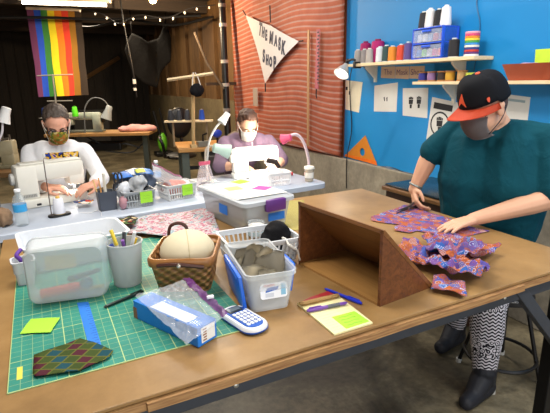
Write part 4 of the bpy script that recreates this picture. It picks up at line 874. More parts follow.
# papers on the blue board
def paper(name, yz, mat, label, cat='paper', X=ON, t_=.0015): return solo(name, plate(NB(), wallpts(X, yz), (-1, 0, 0), t_), mat, label, cat)
def marks(o, polys, mat, name='print'):
    b = NB()
    for pl in polys: plate(b, wallpts(ON - .0016, pl), (-1, 0, 0), .0006)
    return sub(name, b, mat, o, o)
INK = C_('1b1b1f', .7)
def fist(y, z, s):   # raised fist: forearm, hand, finger knobs
    P = lambda pts: [(y - a * s, z + c * s) for a, c in pts]
    return [P([(-.22, -1), (.22, -1), (.28, -.35), (-.28, -.35)]), P([(-.5, -.3), (.42, -.3), (.5, .45), (-.55, .45)]), P([(-.58, .5), (-.32, .5), (-.30, .85), (-.54, .85)]), P([(-.28, .5), (-.02, .5), (-.0, .95), (-.26, .95)]), P([(.02, .5), (.25, .5), (.24, .92), (.03, .92)]), P([(.29, .5), (.5, .5), (.5, .82), (.28, .82)])]
o = paper('paper', [(3.655, 1.50), (3.40, 1.48), (3.44, 1.215), (3.65, 1.235)], CREAMP, 'cream paper hanging at left edge of the blue board'); marks(o, [[(3.65, 1.44), (3.62, 1.44), (3.62, 1.41), (3.65, 1.41)], [(3.60, 1.40), (3.585, 1.40), (3.585, 1.37), (3.60, 1.37)]], INK)
o = paper('paper', [(3.235, 1.45), (2.945, 1.475), (2.945, 1.245), (3.23, 1.235)], PAPER, 'white paper with two tiny marks, left one on the blue board'); marks(o, [[(3.11, 1.355), (3.095, 1.36), (3.09, 1.325), (3.10, 1.325)], [(3.075, 1.355), (3.06, 1.36), (3.06, 1.325), (3.07, 1.325)]], INK)
o = paper('paper', [(2.885, 1.43), (2.615, 1.435), (2.605, 1.215), (2.87, 1.22)], PAPER, 'white paper printed with two small black fists on the blue board'); marks(o, fist(2.785, 1.325, .045) + fist(2.70, 1.33, .045), INK)
o = paper('poster', [(2.57, 1.37), (2.31, 1.335), (2.345, 1.04), (2.60, 1.06)], PAPER, 'white poster with black header and fist in ring behind the standing person', 'poster')
ring = lambda y, z, r0, r1, n=20: [[(y + r0 * math.cos(a), z + r0 * math.sin(a)), (y + r1 * math.cos(a), z + r1 * math.sin(a)), (y + r1 * math.cos(a2), z + r1 * math.sin(a2)), (y + r0 * math.cos(a2), z + r0 * math.sin(a2))] for a, a2 in [(i * 2 * PI / n, (i + 1) * 2 * PI / n) for i in range(n)]]
marks(o, [[(2.545, 1.335), (2.37, 1.315), (2.375, 1.272), (2.55, 1.29)]] + fist(2.48, 1.18, .055) + ring(2.48, 1.18, .078, .09) + [[(2.52, 1.09), (2.43, 1.08), (2.43, 1.073), (2.52, 1.083)]], INK)
o = paper('paper', [(1.97, 1.40), (1.80, 1.385), (1.80, 1.22), (1.97, 1.22)], PAPER, 'white paper on the blue board behind the standing person neck'); marks(o, [[(1.95, 1.375), (1.83, 1.365), (1.83, 1.35), (1.95, 1.36)]], C_('8fa0a4', .7))
# The Mask Shop cards
CARD = plain('tan_card', 'c9ab8e', .8, var=.05)
for w, y0, y1, dz in (('The', 3.155, 2.985, 0), ('Mask', 2.98, 2.825, -.006), ('Shop', 2.82, 2.665, -.008)):
    o = paper('letter_card', [(y0, 1.605 + dz - .003), (y1, 1.602 + dz - .003), (y1, 1.505 + dz), (y0, 1.512 + dz)], CARD, 'tan card lettered ' + w + ' pinned under the upper shelf', 'card')
    b = text_bm(w, .064, wall_M(ON - .0022, (y0 + y1) / 2, 1.556 + dz), .0004, -.0006); sub('lettering', b, C_('5a3a6a', .7), o, o)
o = paper('sticky_note', [(1.805, 1.65), (1.715, 1.65), (1.71, 1.57), (1.80, 1.565)], C_('c6e840', .8), 'lime yellow sticky note on the blue board above the wooden bowl', 'sticky note')
# set square
b = NB(); tri = [(3.33, 1.02), (3.64, .792), (3.15, .778)]
ov = [b.verts.new((ON - .004, y, z)) for y, z in tri]; cv = [b.verts.new((ON - .004, 3.365 + .036 * math.cos(a), .868 + .036 * math.sin(a))) for a in [i * 2 * PI / 20 for i in range(20)]]
es = [b.edges.new((l[i], l[(i + 1) % len(l)])) for l in (ov, cv) for i in range(len(l))]
bmesh.ops.triangle_fill(b, edges=es, use_beauty=True); bmesh.ops.solidify(b, geom=list(b.faces), thickness=.004)
o = solo('set_square', b, C_('d8862e', .4), 'orange plastic set square with round hole leaning on the blue board', 'set square')
b = plate(NB(), wallpts(ON - .0085, [(3.63, .80), (3.62, .815), (3.165, .815), (3.15, .779)]), (-1, 0, 0), .001); g = sub('lower_strip', b, C_('ee7420', .4), o, o); g['label'] = 'brighter orange lower edge'
# shelves
def shelf(label, y0, y1, z, X0, th, brk):
    t = thing('wall_shelf', label, 'shelf', (XW, (y0 + y1) / 2, z)); finish('board', box(NB(), X0, XW - .001, y0, y1, z - th, z, .002), PINE, t)
    for y in brk:
        b = NB(); box(b, XW - .02, XW - .001, y - .012, y + .012, z - th - .13, z - th); loft(b, [[(XW - .02, y + q, z - th), (XW - .12, y + q, z - th), (XW - .12, y + q, z - th - .015), (XW - .02, y + q, z - th - .10)] for q in (-.008, .008)]); finish('bracket', b, C_('d9d2c2', .5), t)
shelf('upper pine wall shelf crowded with thread cones and blue drawers', 2.08, 3.40, 1.630, 2.42, .022, (3.215, 2.30))
shelf('lower pine wall shelf with wooden bowl behind the standing person', 1.35, 2.63, 1.480, 2.455, .02, (2.36, 1.55))
def cone(label, y, z, X, r0, r1, h, c, core='d8d0bc', base='222222', group=None, name='thread_cone', cat='thread cone'):
    t = thing(name, label, cat, (X, y, z), 0, group)
    local(t, 'thread', lathe(NB(), [(r0, .006), (r0 * 1.02, .014), (r1, h * .88), (r1 * .8, h * .92)], 18), C_(c, .75), True)
    local(t, 'core', lathe(NB(), [(r0 * .95, 0), (r0 * .95, .006), (r1 * .55, .006), (r1 * .5, h)], 14), C_(core, .6), True); return t
SZ = 1.6305
cone('left magenta thread cone at left end of the upper shelf', 3.31, SZ, 2.55, .055, .042, .18, 'a31a5e', '8a1850')
cone('right magenta thread cone near left end of the upper shelf', 3.15, SZ, 2.55, .06, .05, .185, 'b3206c', '8a1850')
for k, (y, lb) in enumerate(((3.30, 'leftmost of three'), (3.225, 'middle of three'), (3.145, 'right of three'))): cone('silver grey thread cone before the magenta cones, ' + lb, y, SZ, 2.465 + .01 * (k % 2), .031, .027, .115, ('a09a96', '8f8a8a', 'b0a9a4')[k], 'd9d9d6')
for y, c, lb, h in ((3.02, 'd5dbe2', 'white thread spool right of the silver cones', .12), (2.945, '2f4a4a', 'dark green thread spool with pale label', .125), (2.875, 'd98a2c', 'golden orange thread spool', .115), (2.78, 'd1482f', 'red orange thread spool', .12), (2.705, '5a4a86', 'blue violet thread spool', .13), (2.66, 'c9487c', 'pink thread spool touching the blue drawers', .135)):
    cone(lb + ' on the upper shelf', y, SZ, 2.47 if y > 2.68 else 2.52, .034, .031, h, c, 'cfd8dc', name='thread_spool', cat='thread spool')
# drawer unit
BLT = plain('blue_drawer_plastic', '2f5fe0', .35, var=.06); 
t = thing('drawer_unit', 'small translucent blue two drawer unit full of thread on the upper shelf', 'drawers', (2.52, 2.50, SZ))
b = NB(); z0, z1 = SZ, SZ + .205; y0, y1 = 2.36, 2.64; x0, x1 = 2.44, 2.59
for zz in (z0, z0 + .099, z1 - .008): box(b, x0, x1, y0, y1, zz, zz + .008, .002)
for yy in (y0, y1 - .008): box(b, x0, x0 + .02, yy, yy + .008, z0, z1); box(b, x1 - .02, x1, yy, yy + .008, z0, z1); 
box(b, x1 - .006, x1, y0, y1, z0, z1); finish('frame', b, BLT, t)
BSIDE = plain('blue_clear_side', '3f7be8', .25, alpha=.45, var=0)
for yy in (y0, y1 - .004): finish('side_panel', box(NB(), x0 + .02, x1 - .02, yy + .001, yy + .003, z0 + .008, z1 - .008), BSIDE, t)
for k in range(2):
    zz = z0 + .012 + k * .099; d = finish('drawer', box(NB(), x0 - .002, x0 + .004, y0 + .012, y1 - .012, zz, zz + .08, .002), m_clear('drawer_front', 'cfdcf6', .25, .1), t)
    b = NB(); box(b, x0 - .012, x0 - .002, 2.46, 2.54, zz + .064, zz + .078, .003); sub('handle', b, BLT, d, t)
    for i, c in enumerate((('d9d9de', 'e9e6dc', '9fb4c8', 'c23a3a', '7a3a8a') if k else ('3a6fc0', '8fd14a', 'd9d6c8', 'd0486a', 'e2574a'))):
        cone(('upper', 'lower')[1 - k] + ' drawer thread spool, ' + ('first', 'second', 'third', 'fourth', 'fifth')[i] + ' from the left, seen through the blue drawers', 2.60 - i * .049, zz + .003, 2.48, .021, .02, .055, c, name='thread_spool', cat='thread spool')
for i, (c, y, lb) in enumerate((('2a2a2e', 2.60, 'black thread cone on top of the blue drawers, leftmost'), ('e0dedc', 2.53, 'white thread cone on top of the blue drawers, between black cones'), ('1c1c20', 2.46, 'black thread cone on top of the blue drawers, second black one'), ('e6e6ea', 2.39, 'white thread cone at right end on top of the blue drawers'))):
    cone(lb, y, z1 + .0005, 2.50 - .01 * (i % 2), .036, .029, .115 + .012 * (i % 2), c, 'f0eee6')
cone('black thread spool standing right of the blue drawers', 2.285, SZ, 2.47, .034, .033, .12, '1d1d22', 'c8c8c8', name='thread_spool', cat='thread spool')
t = thing('ribbon_stack', 'stack of rainbow coloured ribbon rolls at right end of upper shelf', 'ribbon rolls', (2.50, 2.17, SZ))
for k, c in enumerate(('e8e4e4', '5a2a6a', 'c0392b', '2a3f8a', 'e9e0d0', '3a8fd0', '4aa04a', 'f0d040', 'e8862e', 'd0487a', 'e9a0b0')): o = local(t, 'ribbon_roll', lathe(NB(), [(.042, k * .0135), (.044, k * .0135 + .002), (.044, k * .0135 + .011), (.042, k * .0135 + .013)], 20), C_(c, .6), True)
LZ = 1.4805
for y, c, lb, n in ((2.585, '2b2f86', 'navy blue thread spool, leftmost on the lower shelf', 's'), (2.50, '8a6a9a', 'lilac thread spool second on the lower shelf', 's'), (2.405, '3a2a22', 'dark brown thread spool on the lower shelf', 's'), (2.335, 'c9982e', 'gold thread spool on the lower shelf', 's'), (2.235, 'b58f5e', 'tan wooden spool on the lower shelf', 's')):
    t = thing('thread_spool', lb, 'thread spool', (2.51, y, LZ)); local(t, 'thread', lathe(NB(), [(.030, .01), (.032, .03), (.030, .058)], 18), C_(c, .7), True); local(t, 'spool', lathe(NB(), [(.034, 0), (.034, .008), (.02, .012), (.02, .056), (.034, .060), (.034, .068), (.01, .068)], 18), C_('b07a44' if n else c, .6), True)
t = thing('tape_roll', 'black and lime round tin beside the cap on the lower shelf', 'tin', (2.50, 2.15, LZ)); local(t, 'tin', lathe(NB(), [(.042, 0), (.042, .03), (.04, .032)], 20), C_('23262a', .4), True); local(t, 'lid', lathe(NB(), [(.038, .0325), (.038, .05), (.03, .052)], 20), C_('a9b43a', .5), True)
t = thing('bowl', 'reddish brown tapering bowl on the lower shelf behind the black cap', 'bowl', (2.525, 1.765, LZ))
local(t, 'shell', rr_loft(NB(), [(.10, .24, .04, 0), (.135, .33, .055, .085), (.14, .34, .058, .092), (.128, .326, .05, .092), (.09, .23, .035, .01)], n=6), plain('terracotta', '9a4527', .6, var=.12, vs_=12), True)
b = NB(); ell(b, (2.525, 1.765, LZ + .072), (.045, .13, .022)); b = fuse(b, .007, 2, .008, 26, 3); solo('wool', b, C_('c9a0b4', .8), 'pale pink soft stuff filling the brown bowl', 'wool', smooth='all')
# clip lamp and wires
t = thing('clip_lamp', 'metal reflector clip lamp with black clamp at left end of the upper shelf', 'lamp', (2.40, 3.36, 1.61))
s, u, d = frame((-.62, -.22, -.75)); Mh = Matrix.Translation((2.375, 3.385, 1.575)) @ Matrix((s, u, d)).transposed().to_4x4()
h = finish('reflector', lathe(NB(), [(.02, -.07), (.026, -.05), (.045, -.02), (.068, .035), (.065, .035), (.042, -.018), (.02, -.045)], 24, Mh), C_('d3d3d0', .3, .4), t, True)
b = NB(); ell(b, Mh @ V((0, 0, 0)), (.034,) * 3); sub('bulb', b, emis('clip_bulb', 'fff4e0', 9), h, t, 'all')
b = NB(); tube(b, [Mh @ V((0, 0, -.068)), Mh @ V((0, 0, -.12))], .017, 10); tube(b, bez([Mh @ V((0, 0, -.11)), (2.41, 3.30, 1.665), (2.418, 3.27, 1.655)], 4), .01, 8); box(b, 2.405, 2.47, 3.255, 3.285, 1.631, 1.645, .003); box(b, 2.405, 2.47, 3.255, 3.285, 1.592, 1.606, .003); box(b, 2.403, 2.414, 3.255, 3.285, 1.592, 1.645, .003); finish('clamp', b, C_('17171a', .4), t, True)
ld = bpy.data.lights.new('clip_lamp_light', 'SPOT'); ld.energy = 5; ld.color = (1, .95, .86); ld.shadow_soft_size = .04; ld.spot_size = 1.9; ld.spot_blend = .5
o = bpy.data.objects.new('clip_lamp_light', ld); COL.objects.link(o); o.location = Mh @ V((0, 0, .05)); o.rotation_mode = 'QUATERNION'; o.rotation_quaternion = d.to_track_quat('-Z', 'Y'); o.parent = t; o.matrix_parent_inverse = MW[t.name].inverted()
b = NB(); tube(b, bez([(2.43, 3.33, 1.60), (XW - .03, 3.55, 1.50), (XW - .012, 3.56, 1.3), (XW - .012, 3.53, 1.05), (XW - .05, 3.54, .79), (XW - .052, 3.535, .5)], 8), .0045, 6); solo('cord', b, BLACKM, 'black lamp cord hanging down past the set square', 'cord', smooth=True)
b = NB(); tube(b, bez([(XW - .006, 2.26, 2.79), (XW - .006, 2.22, 2.25), (XW - .006, 2.245, 1.98), (XW - .006, 2.20, 1.8), (XW - .006, 2.22, 1.50)], 8), .0035, 6); solo('cord', b, C_('1d5c86', .5), 'thin dark cord hanging down blue board right of the drawers', 'cord', smooth=True)
b = NB(); tube(b, bez([(XW - .006, 3.12, .772), (XW - .02, 2.95, .79), (XW - .02, 2.8, .776), (XW - .02, 2.6, .776)], 5), .004, 6); solo('cord', b, BLACKM, 'short black cord lying along the concrete ledge right of the set square', 'cord', smooth=True)

# padded chest behind the cutting person
t = thing('chest', 'dark wooden chest with glossy teal black top behind the cutting person', 'chest', (2.32, 2.37, 0))
finish('body', box(NB(), 2.11, 2.54, 1.75, 2.46, .02, .755, .006), m_wood('chest_wood', '23130b', '41261a', 4, .4, 2), t)
finish('rim', box(NB(), 2.09, 2.55, 1.73, 2.485, .755, .785, .006), m_wood('chest_rim', '4a2f1c', '8a6238', 4, .4, 1), t)
finish('top_pad', box(NB(), 2.105, 2.545, 1.745, 2.47, .785, .802, .01), plain('teal_black_vinyl', '10222c', .22, var=.1), t, True)
# round stool behind the cutting person
t = thing('stool', 'black tubular shop stool with foot ring behind the patterned leg', 'stool', (1.985, 1.37, 0))
b = NB(); tube(b, [(.17 * math.cos(a), .17 * math.sin(a), .115) for a in [i * 2 * PI / 32 for i in range(32)]], .009, 8, True); local(t, 'foot_ring', b, BLACKM, True)
for k in range(4):
    a = k * PI / 2 + .55; b = NB(); tube(b, [(.195 * math.cos(a), .195 * math.sin(a), .0), (.09 * math.cos(a), .09 * math.sin(a), .43)], .010, 8); l = local(t, 'leg', b, BLACKM, True)
    b = NB(); lathe(b, [(.014, 0), (.014, .022)], 10, Matrix.Translation((.1945 * math.cos(a), .1945 * math.sin(a), 0))); g = finish('foot_cap', b, C_('c9c8c2', .5), None, True); g.parent = l
local(t, 'seat', lathe(NB(), [(.11, .43), (.125, .44), (.125, .462), (.11, .475)], 24), C_('1a1a1c', .4), True)
# ================================================================ rear of the room
t = thing('flag', 'rainbow flag with brown and black stripes hanging under the tube light', 'flag', (.42, 8.6, 2.0))
FC = ['6b3a5c', '2f55c4', '3f7d3c', 'e6d02c', 'de7a26', 'd2402f', '8f6426', '3a3028']
q0, q1, q2, q3 = V((.09, 9.00, 2.70)), V((.885, 8.62, 2.66)), V((.80, 8.26, 1.34)), V((.07, 8.61, 1.32))
def ff(u, v):
    p = q0.lerp(q1, u).lerp(q3.lerp(q2, u), v); w = .018 * math.sin(u * 11 + v * 2.5) * (.3 + v) + .02 * noise.noise(V((u * 3, v * 4, 1))); return p + V((.45, -.89, 0)) * w
b = grid(48, 30, ff)
b.faces.ensure_lookup_table()
for i, f in enumerate(b.faces): f.material_index = min(7, (i // 30) // 6)
finish('cloth', b, None, t, 'all', mats=[m_shirt('flag_stripe_%s' % c, c, .12, .1) for c in FC])
b = NB(); box(b, 0, 1, -.004, .004, -.045, 0); bmesh.ops.transform(b, matrix=Matrix.Translation(q0) @ (q1 - q0).to_track_quat('X', 'Z').to_matrix().to_4x4() @ Matrix.Diagonal(((q1 - q0).length, 1, 1, 1)), verts=b.verts); bmesh.ops.translate(b, vec=(-.004, -.012, .035), verts=b.verts); o = finish('header_tape', b, C_('c9b8a0', .8), t); o['label'] = 'white header band'
t = thing('tube_light', 'lit fluorescent tube light on the ceiling above the rainbow flag', 'light', (.55, 7.48, 2.63))
dv = V((1.03, -.53, -.055)); c0 = V((.04, 7.74, 2.615))
b = NB(); M = Matrix.Translation(c0 + dv / 2 + V((0, 0, .05))) @ dv.to_track_quat('X', 'Z').to_matrix().to_4x4(); box(b, -.64, .64, -.05, .05, -.02, .05, .004, M); finish('fixture', b, C_('cfc4b0', .5), t)
b = NB(); tube(b, [c0, c0 + dv], .022, 12); finish('tube', b, emis('tube_glow', 'ffedd0', 12), t, True)
ld = bpy.data.lights.new('tube_light_glow', 'AREA'); ld.shape = 'RECTANGLE'; ld.size = 1.2; ld.size_y = .08; ld.energy = 55; ld.color = (1, .88, .7)
o = bpy.data.objects.new('tube_light_glow', ld); COL.objects.link(o); o.parent = t; o.location = (0, 0, -.06); o.rotation_euler = (0, 0, -.475)
b = NB(); tube(b, [c0 + dv / 2 + V((-.3, .15, .09)), c0 + dv / 2 + V((-.3, .15, .20))], .008, 6); tube(b, [c0 + dv / 2 + V((.3, -.15, .09)), c0 + dv / 2 + V((.3, -.15, .20))], .008, 6); finish('hanger', b, BLACKM, t)
t = thing('light_bulb', 'bare glowing warm bulb hanging under the dark ceiling', 'bulb', (1.55, 6.49, 2.58))
b = NB(); ell(b, (1.55, 6.49, 2.565), (.055, .055, .062)); finish('glass', b, emis('warm_bulb', 'ffc070', 14), t, 'all')
b = NB(); lathe(b, [(.03, 0), (.03, .06), (.02, .08)], 12, Matrix.Translation((1.55, 6.49, 2.62))); tube(b, [(1.55, 6.49, 2.69), (1.55, 6.49, 2.80)], .006, 6); finish('socket', b, BLACKM, t, True)
ld = bpy.data.lights.new('warm_bulb_light', 'POINT'); ld.energy = 190; ld.color = (1, .74, .46); ld.shadow_soft_size = .06
o = bpy.data.objects.new('warm_bulb_light', ld); COL.objects.link(o); o.parent = t; o.location = (0, 0, -.12)
t = thing('vertical_pipe', 'black vertical pipe with pale couplings left of the red sheet', 'pipe', (2.40, 6.25, 0))
p0, p1 = V((2.43, 6.30, 2.80)), V((2.30, 5.95, .02)); b = NB(); tube(b, [p0, p1], .045, 12); finish('pipe', b, BLACKM, t, True)
for k, f in enumerate((.11, .20, .37, .48, .60)):
    b = NB(); p = p0.lerp(p1, f); tube(b, [p + V((0, 0, .022)), p - V((0, 0, .022))], .053, 12); finish('coupling', b, C_('b9b4ac' if k in (1, 2, 3) else '85807a', .5), t, True)
b = NB(); p = p0.lerp(p1, .5); tube(b, [p + V((-.04, -.03, .0)), p + V((-.2, .15, .35)), p + V((-.3, .3, .75))], .018, 6); finish('stay', b, C_('5a4a38', .7), t, True)
# cross shelf strip at the pipe
b = NB(); box(b, 2.12, 2.62, 6.21, 6.28, 1.46, 1.50); solo('rail', b, C_('4b3a28', .7), 'short brown wooden rail behind the black vertical pipe', 'rail')
# draped dark cloth
pl = [V(p) for p in ((1.60, 9.2, 2.10), (1.77, 9.23, 2.40), (2.02, 9.07, 2.24), (2.20, 9.04, 2.30), (2.36, 9.00, 2.62), (2.42, 8.9, 2.3), (2.33, 8.81, 1.89), (2.13, 8.83, 1.65), (2.05, 8.85, 1.42), (1.88, 8.91, 1.49), (1.68, 9.09, 1.68))]
b = NB(); f = b.faces.new([b.verts.new(p) for p in pl]); bmesh.ops.triangulate(b, faces=[f])
for _ in range(4): bmesh.ops.subdivide_edges(b, edges=[e for e in b.edges if e.calc_length() > .06], cuts=1); bmesh.ops.triangulate(b, faces=b.faces)
for v in b.verts: v.co += V((.3, -.9, 0)) * .03 * math.sin(v.co.x * 16 + v.co.z * 4)
bmesh.ops.solidify(b, geom=list(b.faces), thickness=.01)
for p in (pl[1], pl[4]): tube(b, [p - V((0, 0, .03)), V((p.x, p.y, 2.80))], .01, 5)
solo('hanging_cloth', b, m_shirt('sooty_cloth', '0e0b09', .2, .3), 'dark brown cloth draped from the ceiling before the slatted wall', 'cloth', smooth='all')
# string of lights, hoses and wires under the ceiling
t = thing('string_lights', 'cord with small pale bulbs strung under the ceiling right of the flag', 'string lights', (1.4, 7.6, 2.5))
path = bez([(.70, 8.0, 2.62), (1.05, 7.6, 2.50), (1.25, 7.4, 2.35), (1.5, 7.2, 2.45), (1.85, 7.0, 2.40), (2.15, 6.8, 2.52), (2.45, 6.6, 2.55)], 8)
b = NB(); tube(b, path, .006, 6); finish('cord', b, BLACKM, t, True)
for i in range(2, len(path), 4):
    b = NB(); ell(b, path[i] - V((0, 0, .03)), (.014, .014, .02), s=10); finish('bulb', b, C_('d8cfc0', .3), t, 'all')
for nm, pts, r, lb in (('hose', [(.2, 9.6, 2.60), (1.0, 9.0, 2.45), (1.6, 8.6, 2.55), (2.2, 8.0, 2.42), (2.7, 7.4, 2.5)], .02, 'black hose sagging across under the ceiling'), ('cable', [(1.33, 7.6, 2.78), (1.36, 7.55, 2.2), (1.40, 7.5, 1.75), (1.42, 7.48, 1.30)], .012, 'black cable hanging down with pale plugs right of the flag'), ('pipe', [(-.6, 8.6, 2.50), (.3, 8.5, 2.52), (1.3, 8.2, 2.50), (2.6, 7.7, 2.55)], .022, 'long dark pipe running level under the ceiling beams')):
    b = NB(); tube(b, bez(pts, 6), r, 8); o = solo(nm, b, BLACKM, lb, nm, smooth=True)
    if nm == 'cable':
        for z0_, z1_ in ((1.50, 1.57), (1.40, 1.44)): sub('plug', box(NB(), 1.385, 1.425, 7.46, 7.50, z0_, z1_), C_('cfcac2', .5), o, o)
b = NB(); tube(b, [(1.05, 12.89, 1.56), (2.10, 12.89, 2.16)], .05, 4); solo('timber', b, m_wood('raw_timber', '5a4024', '7a5a34', 3, .7, 0), 'slanting wooden timber fixed to the back wall right of the flag', 'timber')
# rear sewing table with industrial machine
OAK = m_wood('blond_table_wood', '8f6a3c', 'b98e58', 4, .5, 0); LEGG2 = plain('grey_green_metal_leg', '59625c', .5, .3)
t = thing('machine_table', 'blond wood sewing table with grey legs under the pink cloth', 'table', (.95, 7.72, 0), -.44)
local(t, 'tabletop', box(NB(), -.85, .73, -.28, .30, .74, .785, .006), OAK)
for x in (-.75, .60):
    b = NB(); box(b, x - .04, x + .04, -.05, .07, .06, .74, .004); local(t, 'leg', b, LEGG2); b = NB(); box(b, x - .04, x + .04, -.25, .27, .0, .06, .004); local(t, 'foot', b, LEGG2)
b = NB(); tube(b, bez([(-.3, 0, .70), (-.1, -.1, .62), (.1, 0, .55), (.3, -.1, .60), (.5, 0, .52)], 5), .014, 6); tube(b, bez([(-.4, .0, .60), (0, -.12, .50), (.35, 0, .45), (.55, 0, .58)], 5), .012, 6); local(t, 'cable_bundle', b, C_('3b3d40', .5), True)
b = NB(); box(b, -.35, .25, -.15, .2, .50, .62, .02); local(t, 'motor_box', b, BLACKM)
TB = MW[t.name]
t = thing('industrial_sewing_machine', 'grey green industrial sewing machine on the rear table behind the left man', 'sewing machine', TB @ V((-.30, .0, .786)), -.44)
b = NB(); box(b, -.27, .27, -.09, .09, 0, .03, .006); local(t, 'bed', b, C_('6f776f', .5))
b = NB(); box(b, .12, .25, -.07, .07, .028, .28, .02); box(b, -.27, .24, -.055, .055, .19, .30, .025); box(b, -.27, -.18, -.05, .05, .11, .21, .015); local(t, 'arm', b, plain('old_green_enamel', 'a3aba0', .4, var=.1), True)
local(t, 'handwheel', lathe(NB(), [(.05, 0), (.065, .006), (.065, .03), (.05, .036)], 18, Matrix.Translation((.255, 0, .20)) @ Matrix.Rotation(PI / 2, 4, 'Y')), BLACKM, True)
t = thing('thread_rack', 'tall metal thread rack rising before the rainbow flag', 'thread rack', (.29, 7.86, .786))
b = NB(); tube(b, [(.285, 7.86, .787), (.30, 7.88, 1.66)], .012, 8); finish('pole', b, C_('a8a49c', .4, .5), t, True)
for z, a, c in ((1.64, (.09, 7.98, 1.64), (.57, 7.76, 1.65)), (1.27, (.18, 7.93, 1.27), (.52, 7.76, 1.27))):
    b = NB(); tube(b, [a, c], .009, 8); finish('cross_bar', b, C_('a8a49c', .4, .5), t, True)
b = NB(); box(b, .04, .60, 7.74, 7.90, 1.02, 1.035); bmesh.ops.transform(b, matrix=Matrix.Translation((.30, 7.82, 0)) @ Matrix.Rotation(-.44, 4, 'Z') @ Matrix.Translation((-.30, -7.82, 0)), verts=b.verts); finish('tray', b, C_('8d8a84', .5), t)
cone('blue thread cone on the rack, left of the man in white tee', 7.93, 1.0355, .12, .045, .03, .15, '2c52a8', '1a2a5a')
cone('bright green thread cone on the rack before the flag', 7.70, 1.0355, .53, .045, .034, .16, '58d818', '3a8a1a')
t = thing('work_lamp', 'grey clamp lamp with long arched arm behind the rear machine', 'lamp', TB @ V((.18, .20, .786)))
b = NB(); tube(b, bez([(.62, 7.50, .80), (.66, 7.55, 1.15), (.78, 7.56, 1.30), (.92, 7.48, 1.28), (1.0, 7.44, 1.16)], 6), .010, 8); finish('arm', b, C_('55585a', .5), t, True)
s_, u_, d_ = frame((-.35, 0, -.9)); Mh = Matrix.Translation((.96, 7.43, 1.08)) @ Matrix((s_, u_, d_)).transposed().to_4x4(); finish('shade', lathe(NB(), [(.03, -.12), (.045, -.10), (.05, -.04), (.085, .09), (.08, .09), (.045, -.04)], 18, Mh), C_('8f979b', .45), t, True)
b = NB(); q = TB @ V((.50, -.02, .786)); ell(b, q + V((-.08, .05, .04)), (.22, .13, .055)); ell(b, q + V((.12, -.05, .035)), (.16, .10, .045)); b = fuse(b, .02, 2, .03, 8, 4)
for v in b.verts: v.co.z = max(v.co.z, .7865)
solo('cloth', b, m_shirt('pink_cloth', 'cf9a98', .12, .2), 'rumpled pink cloth lying on right end of the rear sewing table', 'cloth', smooth='all')
# nearer machine table at the left edge
t = thing('machine_table', 'worn brown sewing table at left edge behind the man in white tee', 'table', (-.62, 5.0, 0), -.35)
local(t, 'tabletop', box(NB(), -.60, .55, -.28, .28, .73, .775, .006), m_wood('worn_brown_top', '5f452a', '8c6a42', 4, .5, 0))
for x in (-.5, .45): b = NB(); box(b, x - .035, x + .035, -.05, .05, .05, .73, .004); box(b, x - .035, x + .035, -.24, .24, 0, .05, .004); local(t, 'leg', b, LEGG2)
TA = MW[t.name]
t = thing('industrial_sewing_machine', 'old beige industrial machine with threading posts at the left edge', 'sewing machine', TA @ V((.22, .0, .776)), -.35)
local(t, 'bed', box(NB(), -.30, .24, -.09, .09, 0, .03, .006), C_('8c8468', .5))
b = NB(); box(b, -.30, .22, -.06, .06, .10, .25, .02); box(b, .10, .22, -.06, .06, .028, .14, .015); box(b, -.30, -.18, -.07, .07, .02, .15, .02); local(t, 'arm', b, plain('old_beige_enamel', 'a2987a', .4, var=.12), True)
b = NB()
for k in range(5): tube(b, [(-.05 + .06 * k, -.02, .25), (-.05 + .06 * k, -.02, .30 + .02 * (k % 2))], .010, 6)
tube(b, [(-.06, -.065, .23), (.2, -.065, .27)], .012, 6); local(t, 'thread_posts', b, C_('6f675a', .4, .5), True)
# small table at the pipe with thread rack and T-stick
t = thing('machine_table', 'small butcher block table with grey legs left of the bearded man', 'table', (1.78, 5.56, 0), -.20)
local(t, 'tabletop', box(NB(), -.30, .60, -.36, .36, .715, .76, .006), m_wood('butcher_block', 'a5743c', 'c99a5c', 4, .45, 0))
for x, y in ((-.22, -.28), (.5, -.28), (-.22, .28), (.5, .28)): local(t, 'leg', box(NB(), x - .045, x + .045, y - .045, y + .045, 0, .715, .004), LEGG2)
local(t, 'shelf_rail', box(NB(), -.22, .5, -.30, -.26, .50, .54), BLACKM)
local(t, 'drawer', box(NB(), .02, .45, -.34, .2, .58, .71, .004), C_('2d2a28', .5))
t = thing('mask_stick', 'pale wooden T-shaped stick standing on the butcher block table', 'stick', (1.60, 5.28, .761))
b = NB(); box(b, 1.565, 1.635, 5.24, 5.31, .761, .80, .003); tube(b, [(1.60, 5.275, .79), (1.645, 5.26, 1.60)], .020, 4); finish('post', b, m_wood('pale_stick', 'b99a68', 'd8bd8c', 5, .6, 2), t)
b = NB(); tube(b, [(1.375, 5.38, 1.535), (1.84, 5.14, 1.60)], .018, 4); finish('cross_bar', b, PINE, t)
b = NB(); ell(b, (1.66, 5.21, 1.42), (.085, .035, .075)); b = fuse(b, .008, 2, .01, 16, 2); o = solo('face_mask', b, BLACKC, 'black cloth mask hanging from the T-shaped stick', 'face mask', smooth='all')
b = NB()
for q in (-.05, .045): tube(b, bez([(1.66 + q, 5.20, 1.47), (1.655 + q * .6, 5.215, 1.56), (1.645 + q * .2, 5.22, 1.612)], 4), .006, 6)
sub('ear_loop', b, C_('cfcac4', .7), o, o)
t = thing('thread_shelf', 'wooden thread shelf on short posts standing on the butcher block table', 'shelf', (1.65, 5.42, .761))
b = NB(); box(b, -.29, .28, -.06, .06, 1.05, 1.07, .002); bmesh.ops.transform(b, matrix=Matrix.Translation((1.62, 5.44, 0)) @ Matrix.Rotation(-.45, 4, 'Z'), verts=b.verts); finish('plank', b, PINE, t)
